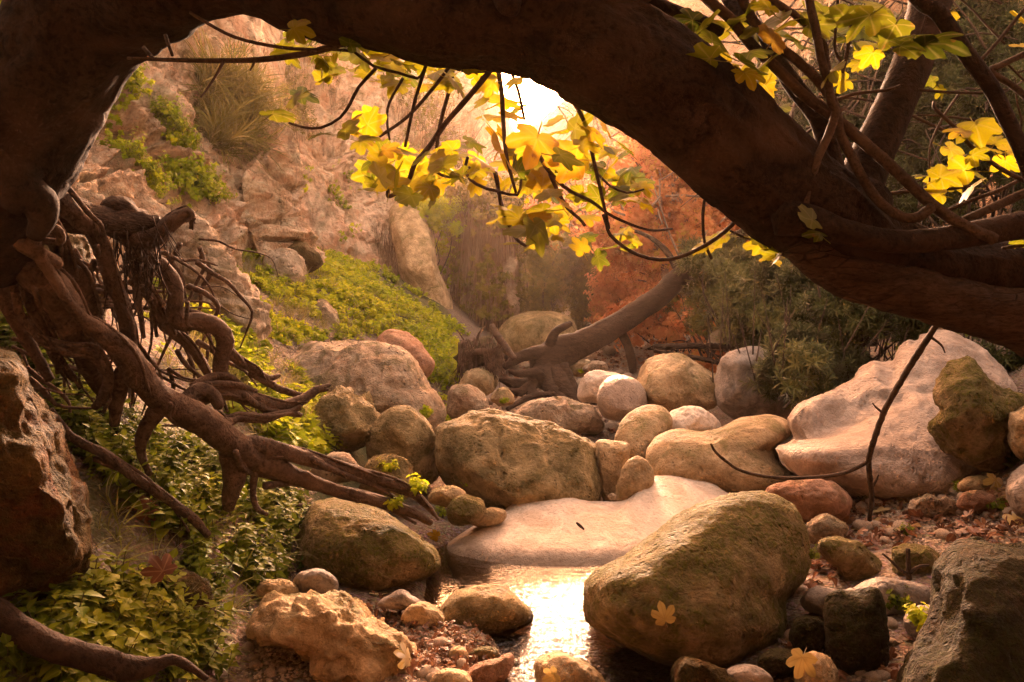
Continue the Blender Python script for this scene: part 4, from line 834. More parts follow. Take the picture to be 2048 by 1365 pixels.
limb2('branch', [(1240,660,8.7,10),(1255,690,8.7,9),(1263,720,8.7,9),(1266,745,8.7,7)], 'rough_bark', lean)
limb2('branch', [(1360,550,8.8,8),(1330,500,8.9,6),(1290,470,9,4),(1240,455,9,2)], 'rough_bark', lean)
# torn-out root clod left of it
ms = []
v, f, s = rock_mesh([(918,735),(922,692),(940,678),(975,674),(1000,690),(1006,720),(990,740),(950,748)], 8.6, .3, rough=.18, sub=4, seed=77, ridge=.2); ms.append((v, [f]))
st = tag(empty('uprooted_stump', P(960, 750, 8.6)), 'dark clod of torn up roots with hairy rootlets left of the leaning tree', 'stump')
mesh_obj('root_clod', v, [f], M['dark'], st)
ms = []
for k in range(150):
    x0, y0 = rng.uniform(916, 1008), rng.uniform(676, 738); yy = 8.3+rng.uniform(-.05, .2); L = rng.uniform(15, 55); dx = rng.normal(0, 8)
    ms.append(tube([(x0, y0, yy, 1.6), (x0+dx*.5, y0+L*.5, yy-.04, 1.2), (x0+dx, y0+L, yy, .6)], 4, .1, 0, 1, k))
V, fs = join(ms); mesh_obj('rootlets', V, fs, M['root'], st)
for r in ([(935,700,8.4,4),(926,678,8.4,2),(915,662,8.4,1)], [(950,690,8.4,4),(958,668,8.4,2.5),(972,652,8.4,1)], [(975,695,8.4,4),(985,676,8.4,2),(990,668,8.4,1)], [(925,720,8.4,8),(950,705,8.3,7),(990,700,8.3,6),(1004,684,8.3,3)]): limb2('root', r, 'root', st)
def wood(label, rows, mat='rough_bark', forks=(), name='dead_branch', cat='dead branch', **kw):
    V, fs = tube(rows, 10, .015, .3, 5, int(rows[0][0]), .08)
    ms = [(V, fs)] + [tube(f, 8, .03, .2, 4, 3) for f in forks]
    V, fs = join(ms); return tag(mesh_obj(name, V, fs, M[mat]), label, cat)
wood('short grey broken branch slanting down onto the roots of the leaning tree', [(983,650,8.3,5),(995,672,8.25,7),(1010,692,8.2,7),(1029,718,8.1,6)], 'root')
wood('long thin log lying across behind the cracked boulder, under the oleanders', [(1306,694,7.9,6),(1400,692,7.9,6),(1500,694,8.,6),(1620,688,8.1,8),(1750,684,8.2,9)], name='dead_log', cat='log')
wood('dark fallen stick just below the long thin log', [(1308,702,7.7,4),(1370,712,7.65,4),(1420,722,7.6,5),(1460,735,7.6,3)])
wood('long thin dark branch slanting down to the gravel with a curved side shoot', [(2016,492,2.3,5),(2005,503,2.32,5),(1963,540,2.45,5.2),(1908,604,2.65,5.4),(1861,669,2.85,6),(1809,751,3.1,6),(1768,826,3.3,5.6),(1741,905,3.55,5.4),(1738,939,3.65,5.2),(1743,990,3.8,4.8),(1739,1040,3.95,4)], 'twig',
     [[(1905,606,2.65,3.5),(1880,600,2.66,2.5),(1862,604,2.67,1.2)],[(1858,672,2.86,3.5),(1882,690,2.87,2.2),(1890,706,2.88,1.2)],[(1768,828,3.3,3),(1752,815,3.3,2),(1745,806,3.3,1)],[(1741,980,3.78,3.5),(1752,962,3.78,2.5),(1757,950,3.78,1.2)],[(1736,924,3.6,4.2),(1690,946,3.6,4),(1628,955,3.58,3.8),(1553,956,3.55,3.6),(1485,943,3.5,3.2),(1451,922,3.48,3),(1430,903,3.46,2.8),(1422,888,3.45,2)]])
wood('small forked dark stick poking up from the gravel near the corner boulder', [(1818,1160,3.1,5),(1817,1130,3.1,4.5),(1816,1098,3.1,4)], 'twig', [[(1818,1150,3.1,4),(1800,1140,3.08,3),(1780,1120,3.06,2.5),(1765,1108,3.05,2)], [(1818,1148,3.1,3.5),(1830,1138,3.08,3.5),(1845,1132,3.06,3),(1858,1131,3.05,2)]])
wood('tiny dark twig lying on the middle of the polished slab', [(1153,1046,4.17,2),(1160,1052,4.16,3),(1168,1059,4.15,2)], 'twig', name='twig', cat='twig')
wood('weathered flat piece of driftwood by the pool bank beneath the main root', [(540,1020,3.9,5),(580,1016,3.9,6),(618,1010,3.9,4)], 'root', name='driftwood', cat='driftwood')
# ------------------------------------------------------------------ plant templates
def spr(n, leaf, L, el, sz, stem=.003, whorl=2, tip=True, spread=.0, droop=0.):
    """upright sprig of height L along +Z with n tiers of leaves; leaf points along +X in its own frame"""
    items = []; S = []
    for k in range(n):
        t = (k+1)/n; z = L*(.25+.75*t)
        for q in range(whorl):
            az = k*1.57+q*2*math.pi/whorl+rng.uniform(-.3, .3)
            e = el+rng.uniform(-.3, .3)+(t-.5)*.5
            R = yaw_pitch(az, e); s = sz*(1.1-.4*t)*rng.uniform(.8, 1.15)
            items.append(place(leaf(), R, np.array([droop*z*z, 0, z]), s))
    v, f = tube_w([(0, 0, 0, stem), (0, 0, L*.5, stem*.8), (droop*L*L, 0, L, stem*.5)], 4, L/3, 0, 1)
    return bundle(items, [(v, f)])
OLE = [spr(6, lambda: lance(1, .075, rng.uniform(.02, .3)), .17, .55, .105, .0022, 3) for _ in range(5)]
HERB = [spr(4, lambda: ovate(1, .34, rng.uniform(.1, .45)), .15, .15, .055, .0022, 2) for _ in range(4)] + [spr(3, lambda: ovate(1, .42, rng.uniform(.2, .5)), .10, .1, .06, .002, 3) for _ in range(2)]
COV = [spr(3, lambda: ovate(1, .4, .2), .05, .25, .032, .001, 3) for _ in range(4)]
IVY = [spr(4, lambda: ovate(1, .42, .3), .10, .1, .036, .0015, 2) for _ in range(4)]
AUT = [spr(5, lambda: ovate(1, .5, .3), .28, .0, .085, .003, 2) for _ in range(4)]
GRS = [bundle([place(lance(1, .018, rng.uniform(.3, 1.1)), yaw_pitch(rng.uniform(0, 6.3), rng.uniform(.7, 1.4)), np.zeros(3), rng.uniform(.5, 1)) for _ in range(9)]) for _ in range(4)]
FERN = [bundle([place(lance(1, .03, .5), yaw_pitch(a+rng.normal(0,.2), rng.uniform(.3, .9)), np.array([0, 0, .0]), rng.uniform(.7, 1)) for a in np.linspace(0, 6.28, 8)]) for _ in range(3)]
def strand(L):
    x = np.cumsum(rng.normal(0, .035, 6))*L*.5; y = np.cumsum(rng.normal(0, .02, 6))*L*.5
    return tube_w([(x[i], y[i], -L*i/5, .006) for i in range(6)], 3, .2, 0, 1)
STR = []
for _ in range(4):
    v, f = strand(1.); STR.append((v, f, {'dr': np.zeros(len(v)), 'vein': np.ones(len(v))}))
def green(name, temps, pos, Z, scale, mat, parent=None, lo=0., hi=1., label=None, cat=None, kind=None, group=None, loc=None):
    n = len(pos); V, fs, at = scatter(temps, np.asarray(pos), np.asarray(Z), rng.uniform(0, 6.3, n), np.broadcast_to(np.asarray(scale, float), (n,)), lo+(hi-lo)*np.clip(.5+.75*fbm(np.asarray(pos)*1.7, 3)+rng.normal(0, .2, n), 0, 1))
    return tag(mesh_obj(name, V, fs, M[mat], parent, attrs=at, loc=loc), label, cat, group, kind)
def jz(n, up=1., j=.5): return np.stack([rng.normal(0, j, n), rng.normal(0, j, n), np.full(n, up)+rng.normal(0, .15, n)], 1)
from mathutils.bvhtree import BVHTree
bpy.context.view_layer.update()
dg = bpy.context.evaluated_depsgraph_get(); SCN = bpy.context.scene
def cast(px, py):
    """first surface seen at a photo pixel"""
    d = Vector(tuple(P(px, py, 1.)-np.array([0, 0, H]))).normalized()
    ok, loc, nor, idx, ob, mt = SCN.ray_cast(dg, (0, 0, H), d)
    return (np.array(loc), np.array(nor), ob.name) if ok else (None, None, None)
def inpoly(px, py, poly):
    p = np.asarray(poly, float); x, y = p[:,0], p[:,1]; c = np.zeros(len(px), bool); j = len(p)-1
    for i in range(len(p)):
        m = ((y[i] > py) != (y[j] > py)) & (px < (x[j]-x[i])*(py-y[i])/(y[j]-y[i]+1e-9)+x[i]); c ^= m; j = i
    return c
# ------------------------------------------------------------------ ground cover on the left bank and slope
def patch(poly, n, thr=-.1, freq=1.3, off=0):
    p = np.asarray(poly, float); k = 0
    px = rng.uniform(p[:,0].min(), p[:,0].max(), n*3); py = rng.uniform(p[:,1].min(), p[:,1].max(), n*3)
    m = inpoly(px, py, poly); px, py = px[m][:n], py[m][:n]
    g = ground_px(px, py); g = g[~np.isnan(g[:, 1])]
    g[:, :2] += rng.normal(0, .03, (len(g), 2)); g[:, 2] = gz(g[:, 0], g[:, 1])
    return g[fbm(g*freq+off, 4) > thr]
SL = [(400,400),(480,430),(560,450),(620,470),(680,520),(760,580),(850,640),(920,680),(930,760),(880,790),(840,740),(760,670),(640,690),(560,690),(480,640),(400,520)]
g = np.vstack([patch(SL, 11000, .09, 1.9), patch([(600,490),(680,510),(760,570),(880,660),(870,680),(720,640),(640,590)], 5000, -.02, 2.3, 4), patch([(700,500),(800,560),(930,670),(900,690),(780,640)], 2500, -.05, 2.2), patch([(780,660),(900,660),(930,760),(890,780),(840,730)], 1800, -.1, 2.), patch([(840,790),(900,830),(940,830),(880,860),(830,840)], 700, -.1)])
g[:, 2] -= .01
green('slope_ground_cover', COV, g, jz(len(g), 1., .35)+[.25, -.25, 0], (.5+1.5*rng.random(len(g))**2.4)*np.interp(g[:,1], [6, 10], [.8, 1.15]), 'cover', label='bright yellow green ground cover carpeting the slope under the cliff', cat='ground cover', kind='stuff')
g = np.vstack([patch([(300,560),(400,640),(560,720),(640,800),(680,870),(640,930),(540,900),(420,820),(330,740),(300,640)], 3600, .06, 2.8, 9), patch([(500,820),(640,800),(700,860),(620,930),(540,900)], 900, -.2)])
green('root_ground_cover', COV, g, jz(len(g), 1., .4), (.7+1.6*rng.random(len(g))**2), 'cover', label='small yellow green plants growing between the roots and the outcrop', cat='ground cover', kind='stuff', lo=0., hi=.85)
g = np.vstack([patch([(160,860),(330,880),(480,930),(600,1000),(610,1090),(560,1180),(440,1240),(430,1330),(300,1365),(20,1365),(100,1280),(210,1200),(220,1080),(150,960)], 4200, -.02, 3.2, 2), patch([(100,1290),(430,1200),(440,1365),(60,1365)], 500, -.4, 2.), patch([(0,560),(100,600),(200,860),(100,800),(0,680)], 700, -.3, 2), patch([(90,820),(200,860),(330,900),(480,960),(420,1060),(200,960)], 700, -.3)])
HP = g
green('herb_carpet', HERB, g, jz(len(g), 1., .3)+[.1, -.1, 0], (.34+.68*rng.random(len(g))**2), 'herb', label='dim green leafy herbs covering the foot of the left bank', cat='herbs', kind='stuff', lo=.0, hi=.9)
g = np.vstack([patch([(110,1190),(440,1170),(440,1365),(60,1365)], 45, -.2, 2.), patch([(200,880),(560,1000),(560,1120),(300,1150)], 70, -.3)])
green('broad_leaved_herbs', HERB, g, jz(len(g), 1., .25), rng.uniform(.75, 1.3, len(g)), 'herb', label='taller broad leaved herbs rising over the low green carpet at lower left', cat='herbs', kind='stuff', lo=.1, hi=.75)
g = np.vstack([patch([(160,860),(600,1000),(560,1180),(430,1330),(20,1365),(210,1200)], 170, -.4, 2.)])
green('fern_tufts', FERN+GRS[:2], g, jz(len(g), 1., .3), rng.uniform(.09, .2, len(g)), 'grass', label='thin ferny tufts between the herbs at lower left', cat='grass', kind='stuff', hi=.6)
def bank(x0, x1, y0, y1, n, thr):
    x = rng.uniform(x0, x1, n); y = rng.uniform(y0, y1, n); g = np.stack([x, y, gz(x, y)], 1); return g[fbm(g*1.2+30, 4) > thr]
g = np.vstack([bank(2.6, 7, .5, 9, 1500, -.05), bank(-7, -2.4, -1, 5.5, 1500, -.05)])
green('bank_ground_cover', COV, g, jz(len(g), 1., .35), rng.uniform(.8, 2.2, len(g)), 'herb', label='low plants on the outer banks beside the view', cat='ground cover', kind='stuff')
# dry grass and dead stems on the slope
g = np.vstack([patch(SL, 1500, -.1, 1.9, 7), patch([(300,560),(560,720),(680,870),(540,900),(330,740)], 500, -.1), patch([(380,380),(520,430),(600,470),(560,480),(420,430)], 500, -.3)])
green('slope_grass', GRS, g, jz(len(g), 1., .3), rng.uniform(.08, .2, len(g)), 'grass', label='fine dry and green grass tufts on the slope below the cliff', cat='grass', kind='stuff')
# ------------------------------------------------------------------ plants clinging to the cliff
CVn = CN
def on_cliff(poly, n, thr=-2, freq=.8, off=0):
    d = CV[:, 1]; px = CV[:,0]/d*F+1024; py = HY-(CV[:,2]-H)/d*F
    m = np.where(inpoly(px, py, poly))[0]; idx = rng.choice(m, n); p = CV[idx] + rng.normal(0, .03, (n, 3)) 
    k = fbm(p*freq+off, 4) > thr
    return p[k], CN[idx][k]
def cliff_plant(name, label, poly, n, temps, mat, sc, thr=-2, cat='plant', freq=.8, off=0, up=.6, lo=0, hi=1, out=.0, kind=None, down=False, thick=0.):
    p, nn = on_cliff(poly, n, thr, freq, off); m = len(p)
    Z = nn*1.0 + np.array([0, 0, -1. if down else up]) + rng.normal(0, .35, (m, 3))
    p = p + nn*out + nn*(rng.random((m, 1))**2)*thick
    if down: Z = np.array([[0, 0, 1.]]) + rng.normal(0, .10, (m, 3))
    return green(name, temps, p, Z, rng.uniform(.7, 1.2, m)*sc, mat, lo=lo, hi=hi, label=label, cat=cat, kind=kind)
cliff_plant('bush', 'feathery green bush hanging in the vertical cleft of the cliff', [(390,130),(440,130),(490,190),(500,260),(470,300),(420,300),(400,230)], 700, GRS+COV[:2], 'ivy', .45, -.1, 'bush', thick=.45, lo=.1, hi=.8)
cliff_plant('creeper', 'bright green creeper on the ledge beside the arch trunk at the upper left', [(240,130),(300,130),(340,220),(350,250),(400,330),(430,400),(380,400),(300,320),(230,260),(200,230)], 3600, COV+IVY[:1], 'cover', 1.45, -.1, 'creeper', 1.6, 3, thick=.10, hi=.75)
cliff_plant('creeper', 'dull yellowish creeper on the shaded rock behind the fig root crown', [(190,240),(260,280),(400,400),(390,440),(300,400),(200,330)], 1100, COV+IVY[:2], 'cover', 1.3, .05, 'creeper', 1.6, 8, thick=.12, hi=.6)
cliff_plant('creeper', 'green plants in the top left corner above the arch trunk', [(-10,-10),(60,-10),(55,60),(10,80),(-10,90)], 500, IVY, 'cover', 2.2, -.3, 'creeper', thick=.2, hi=.7)
cliff_plant('brush', 'brown brush with trailing stems hanging over the upper cliff', [(470,20),(560,40),(640,60),(700,140),(690,200),(620,270),(560,260),(520,170),(490,110)], 1100, STR, 'vine', .4, -.05, 'brush', down=True, thick=.25, kind='stuff')
cliff_plant('brush', 'olive leaves in the brown brush on the upper cliff', [(470,20),(560,40),(640,60),(700,140),(690,200),(620,270),(560,260),(520,170),(490,110)], 1300, IVY, 'ivy', 1.2, .05, 'brush', thick=.35, lo=.2, kind='stuff')
cliff_plant('creeper', 'green tuft of creeper on the slab left of the hanging yellow leaves', [(700,310),(740,320),(760,380),(740,400),(705,370)], 500, COV, 'cover', 1.7, -.05, 'creeper', thick=.2)
cliff_plant('creeper', 'small green tufts dotted over the smooth pink slab', [(600,340),(680,320),(730,420),(740,500),(660,480),(610,420)], 700, COV, 'cover', 1.4, .2, 'creeper', 1.8, 5, thick=.08)
cliff_plant('brush', 'brown tangle of bare stems on the rock behind the hanging fig leaves', [(770,170),(860,190),(920,260),(940,330),(860,350),(790,290)], 1500, STR, 'vine', .6, -.1, 'brush', down=True, thick=.4, kind='stuff')
cliff_plant('brush', 'mixed olive brush behind the hanging fig leaves', [(770,150),(900,190),(940,330),(860,370),(780,300)], 1300, IVY, 'ivy', 1.7, 0., 'brush', thick=.5, lo=.3, kind='stuff')
cliff_plant('creeper', 'green creeper hanging down the back wall above the buttress', [(790,400),(860,380),(900,440),(930,560),(920,600),(880,560),(850,470),(800,450)], 1800, COV+IVY[:1], 'cover', 2.0, -.05, 'creeper', thick=.35, hi=.8)
cliff_plant('hanging_vine', 'dark grassy vine hanging in the cleft beside the back buttress', [(745,470),(790,450),(810,540),(800,570),(760,560)], 800, STR, 'vine', .6, -.5, 'vine', down=True, thick=.3)
# the vine curtain: brown stems and dull leaves down a tower of rock
vt = tag(empty('vine_curtain', P(960, 690, 12.6)), 'brown curtain of dry hanging vines on the rock tower at the back', 'vine')
n = 2600; a = rng.uniform(0, 1, n); x = rng.uniform(915, 1032, n); y = rng.uniform(370, 560, n); d = 13.0+.9*np.abs((x-970)/60)**2+rng.normal(0, .25, n)
pos = np.array([P(*q) for q in zip(x, y, d)]); green('stems', STR, pos, np.array([[0, 0, 1.]])+rng.normal(0, .07, (n, 3)), rng.uniform(.8, 1.7, n), 'vine', vt)
n = 4200; x = rng.uniform(905, 1040, n); y = 370+270*rng.random(n)**1.7; d = 12.9+.9*np.abs((x-970)/60)**2+rng.normal(0, .3, n)
pos = np.array([P(*q) for q in zip(x, y, d)]); k = fbm(pos*1.1, 3) > -.12; pos = pos[k]; green('foliage', IVY, pos, jz(len(pos), .3, .8)+[0, -.6, 0], rng.uniform(1.4, 2.4, len(pos)), 'ivy', vt, lo=.2)
v, f, s_ = rock_mesh([(915,690),(905,560),(925,420),(960,375),(1000,400),(1030,480),(1015,560),(1020,690)], 13.9, .7, seed=5, rough=.1, sub=5)
tag(mesh_obj('rock_tower', v, [f], M['cliff']), 'tall dark tower of rock behind the curtain of hanging vines', 'rock')
def shrub(name, label, blobs, temps, mat, sc, cat='bush', lo=0, hi=1, base=None, strands=0, group=None, up=.7, stems=6, stemmat='twig'):
    """blobs: (px, py, depth, rx px, ry px, sprigs)"""
    b0 = blobs[0]; bx, by, bd = base or (b0[0], b0[1]+b0[4], b0[2])
    root = tag(empty(name, P(bx, by, bd)), label, cat, group); pos = []; Z = []
    tips = []
    for (px, py, dd, rx, ry, n) in blobs:
        c = P(px, py, dd); R = np.array([rx/F*dd, (rx+ry)/2/F*dd*.8, ry/F*dd])
        k = max(3, n//45)
        s = rng.normal(size=(k, 3)); s /= np.linalg.norm(s, axis=1)[:, None]; s *= rng.uniform(.35, .95, k)[:, None]
        ci = rng.integers(0, k, n); u = s[ci]+rng.normal(0, .16, (n, 3))
        pos.append(c+u*R); Z.append(u/ (np.linalg.norm(u, axis=1)[:, None]+.1) + [0, 0, up] + rng.normal(0, .35, (n, 3)))
        for q in s[:stems]: tips.append(c+q*R)
    pos = np.vstack(pos); Z = np.vstack(Z)
    green('foliage', temps, pos, Z, rng.uniform(.75, 1.25, len(pos))*sc, mat, root, lo, hi)
    B0 = P(bx, by, bd); ms = []
    for t in tips:
        m_ = (B0+t)/2+rng.normal(0, .1, 3)*np.linalg.norm(t-B0); b_ = B0+rng.normal(0, .12, 3)*[1, 1, .2]
        r = .012+.004*np.linalg.norm(t-B0)
        ms.append(tube_w([(*b_, r), (*(b_*.6+m_*.4), r*.8), (*m_, r*.6), (*t, r*.25)], 6, .12, .1, 3))
    V, fs = join(ms); mesh_obj('stems', V, fs, M[stemmat], root)
    return root
# grey green curtains and bushes at the back of the stream bed
shrub('bush', 'grey green drooping bush behind the dome of rock at the back', [(1080,560,13.5,60,80,1500),(1110,500,13.7,50,50,700)], IVY, 'ivy', 1.5, up=-.3, base=(1085,680,13.5))
shrub('bush', 'tall grey green bush right of the one behind the dome of rock', [(1160,570,14.2,52,85,1500),(1170,520,14.3,45,60,700)], IVY, 'ivy', 1.5, up=-.3, base=(1165,680,14.2), hi=.8)
for k, (x0, x1, dd) in enumerate([(1040,1115,13.2),(1120,1200,13.9)]):
    pass
shrub('bush', 'brown leafless brush above the vine curtain at the foot of the far hill', [(915,345,19,45,60,900),(870,290,19,50,70,900)], [STR[0]]+IVY[:2], 'vine', 1.6, 'bush', base=(940,430,19), up=.3)
shrub('bush', 'yellowing bush between the vine curtain and the hanging fig leaves', [(850,420,12.6,60,50,500),(880,470,12.7,40,40,260)], IVY, 'cover', 1.6, base=(860,560,12.9), lo=.5)
# ------------------------------------------------------------------ autumn trees
def autumn(label, base, trunk, blobs, lo=0, hi=1, sc=1., limbs=7):
    root = tag(empty('autumn_tree', P(*base)), label, 'tree', None)
    V, fs = tube(trunk, 12, .08, .08, 3, int(base[0])); mesh_obj('trunk', V, fs, M['pale_bark'], root)
    top = np.array(P(*trunk[-1][:3])); mid = np.array(P(*trunk[len(trunk)//2][:3])); ms = []; pos = []; Z = []
    for (px, py, dd, rx, ry, n) in blobs:
        c = P(px, py, dd); R = np.array([rx/F*dd, rx/F*dd*.8, ry/F*dd]); k = max(4, n//40)
        s = rng.normal(size=(k, 3)); s /= np.linalg.norm(s, axis=1)[:, None]; s *= rng.uniform(.3, 1., k)[:, None]
        ci = rng.integers(0, k, n); u = s[ci]+rng.normal(0, .15, (n, 3)); pos.append(c+u*R); Z.append(u+rng.normal(0, .5, (n, 3)))
        for q in s[:limbs]:
            t = c+q*R; a = top if rng.random() < .6 else mid; m_ = (a+t)/2+rng.normal(0, .12, 3)*np.linalg.norm(t-a); r = .015+.012*np.linalg.norm(t-a)
            ms.append(tube_w([(*a, r), (*m_, r*.6), (*t, r*.2)], 6, .15, .12, 3))
    V, fs = join(ms); mesh_obj('branches', V, fs, M['pale_bark'], root)
    pos = np.vstack(pos); green('crown', AUT, pos, np.vstack(Z), rng.uniform(.7, 1.2, len(pos))*sc, 'autumn', root, lo, hi)
autumn('orange leaved autumn tree whose pale trunk leans left behind the arch', (1400,690,14.5), [(1400,690,14.5,16),(1380,560,14.5,14),(1370,420,14.6,12),(1395,330,14.7,9)], [(1340,420,14.6,115,120,2600),(1400,360,14.9,90,90,1300),(1420,500,14.4,80,100,1200)])
autumn('peach leaved autumn tree in the middle distance right of the grey bushes', (1250,690,16.5), [(1250,690,16.5,12),(1262,560,16.5,10),(1280,460,16.6,9),(1300,380,16.8,7)], [(1250,500,16.5,90,110,2400),(1300,270,17,55,80,700),(1290,390,17,90,80,1500),(1200,440,17,60,60,700)], .1, .8)  # small upper blob is added to screen the sun from the lower right
autumn('golden orange bushy autumn tree beside the leaning trunk', (1225,690,13.2), [(1225,690,13.2,8),(1228,620,13.2,7),(1232,560,13.3,5)], [(1225,600,13.2,40,65,600),(1290,590,13.6,60,60,700)], .4, 1., .8)
autumn('hazy russet autumn tree on the far right valley side', (1460,600,21), [(1460,600,21,12),(1450,480,21,10),(1430,330,21.3,8)], [(1400,300,21.3,120,90,1500),(1330,330,21.5,90,70,800)], 0, .7, 1.3)
autumn('thin far autumn tree low under the bright sky gap', (1150,640,24), [(1150,640,24,7),(1150,520,24,6),(1150,430,24,5)], [(1130,430,24,90,70,1100),(1060,450,24.5,60,55,600)], .2, 1., 1.4)
shrub('bush', 'low brown brush behind the leaning trunk, under the autumn trees', [(1300,650,11.5,70,45,700),(1370,640,11.8,70,50,600),(1400,690,10.5,60,30,300)], IVY+AUT[:1], 'autumn', 1.1, base=(1330,700,11.5), hi=.9)
shrub('bush', 'thin olive brush at the right of the stream bed behind the cracked boulder', [(1430,640,10,60,60,600),(1360,600,11,50,45,350)], IVY, 'ivy', 1.2, base=(1430,720,10))
autumn('bright orange autumn tree over the leaning trunk, nearest of the autumn trees', (1340,690,11.8), [(1340,690,11.8,10),(1335,600,11.8,9),(1325,500,11.9,7),(1310,400,12,5)], [(1290,400,12.2,110,110,1500),(1240,480,12.3,60,70,700),(1370,500,12,70,80,800),(1330,300,12.4,100,60,800)], .1, 1., .75, 9)
# ------------------------------------------------------------------ oleander thicket
def ole(label, blobs, base, **kw): return shrub('oleander_bush', label, [(a_, b_, c_, d_, e_, int(n_*1.5)) for a_, b_, c_, d_, e_, n_ in blobs], OLE, 'oleander', kw.pop('sc', 1.)*.8, 'oleander', base=base, stems=8, **kw)
ole('grey green oleander bush with long leaves over the leaning trunk', [(1480,560,8.3,80,70,420),(1420,520,8.6,60,50,220),(1400,580,8.8,50,40,140)], (1500,740,8.2))
ole('oleander bush arching low over the dead log in the middle right', [(1560,610,7.4,90,80,480),(1640,600,7.2,80,70,380),(1500,650,7.5,60,50,200)], (1590,760,7.4))
ole('oleander bush under the fig trunk, above the huge pale slab', [(1700,610,6.6,90,60,420),(1780,640,6.4,80,60,330),(1660,690,6.7,70,50,220)], (1720,760,6.6), hi=.8)
ole('shaded oleander bush left of the huge pale slab, drooping to the stones', [(1600,740,6.3,90,60,300),(1560,790,6.2,50,50,140),(1680,760,6.3,60,40,130)], (1640,830,6.3), hi=.7)
ole('small oleander sprig lit at the tip, left of the huge pale slab', [(1610,720,6.0,30,30,26),(1560,770,6.0,30,22,20)], (1600,800,6.0), lo=.4)
ole('dark oleander bush at the right edge under the fig trunk', [(1900,640,6.2,90,60,240),(2020,700,5.8,80,70,260)], (1960,760,6.), hi=.5)
ole('tall oleander thicket seen between the fig limbs, left part', [(1560,230,9.2,70,110,600),(1620,300,9.,90,110,800),(1540,330,9.4,60,90,400),(1600,420,9,80,60,300)], (1620,620,9.), sc=1.15, hi=.8)
ole('tall oleander thicket seen between the fig limbs, middle part', [(1730,200,8.6,90,140,1000),(1790,330,8.4,90,110,800),(1700,80,8.8,80,90,500)], (1760,620,8.4), sc=1.15, hi=.65)
ole('dense dark oleander thicket at the right behind the thin limbs', [(1900,150,7.8,90,140,900),(1960,280,7.6,100,110,900),(1860,400,7.8,100,60,500),(1980,60,7.8,100,90,600)], (1930,640,7.7), sc=1.1, hi=.55)
ole('oleander thicket at the far right edge of the frame', [(2080,200,7.2,80,150,600),(2120,380,7.,80,110,500)], (2090,640,7.1), sc=1.1, hi=.5)
# bare grey twigs tangled in the thicket
ms = []
for k in range(170):
    x, y = rng.uniform(1500, 2060), rng.uniform(0, 640); d_ = rng.uniform(6.2, 8.4); L = rng.uniform(60, 260); a = rng.uniform(-2.9, -.2)
    p = [(x+L*t*math.cos(a)+rng.normal(0, 6), y+L*t*math.sin(a)+rng.normal(0, 6)+30*t*t, d_+.2*t, 2.4*(1-.7*t)+.4) for t in (0, .33, .66, 1.)]; ms.append(tube(p, 5, .1, .1, 3, k))
V, fs = join(ms); tag(mesh_obj('bare_twigs', V, fs, M['twig'], loc=P(1800, 640, 7.5)), 'tangle of bare grey twigs running through the oleander thicket', 'twigs', kind='stuff')
ms = []
for k in range(110):
    x = rng.uniform(1420, 2050); y = rng.uniform(700, 780)-40*(x > 1900); d_ = rng.uniform(5.9, 7.6); L = rng.uniform(60, 170); a = rng.normal(-1.57, .4)
    ms.append(tube([(x+L*t*math.cos(a), y+L*t*math.sin(a), d_+.1*t, 1.7-1.*t) for t in (0, .5, 1.)], 5, .1, .1, 3, k))
V, fs = join(ms); tag(mesh_obj('oleander_stems', V, fs, M['twig'], loc=P(1700, 760, 6.6)), 'many thin pale stems at the foot of the oleander thicket', 'stems', kind='stuff')
# branches of far trees crossing the glow
ms = []
for k in range(60):
    x, y = rng.uniform(1130, 1450), rng.uniform(260, 520); d_ = rng.uniform(11, 14); L = rng.uniform(60, 200); a = rng.uniform(-3.1, 0)
    p = [(x+L*t*math.cos(a)+rng.normal(0, 8), y+L*t*math.sin(a)+rng.normal(0, 8), d_, 2.2*(1-.7*t)+.3) for t in (0, .25, .5, .75, 1.)]; ms.append(tube(p, 4, .1, .1, 3, k))
ms.append(tube([(1460,560,12,14),(1400,470,12.2,12),(1340,390,12.4,12),(1290,440,12.6,9),(1230,430,12.8,5)], 10, .06, .1, 3, 3)); ms.append(tube([(1340,390,12.4,12),(1310,330,12.6,9),(1290,270,12.8,6)], 10, .06, .1, 3, 4))
V, fs = join(ms); br_ = tag(empty('bare_tree', P(1470, 690, 12)), 'bare pale tree with a bent trunk and fine twigs under the arch', 'tree'); tag(mesh_obj('branches', V, fs, M['pale_bark'], br_), kind='stuff')
V, fs = tube([(1480,700,12,18),(1475,620,12,16),(1455,550,12,14)], 10, .06, .1, 3, 3); mesh_obj('trunk', V, fs, M['pale_bark'], br_)
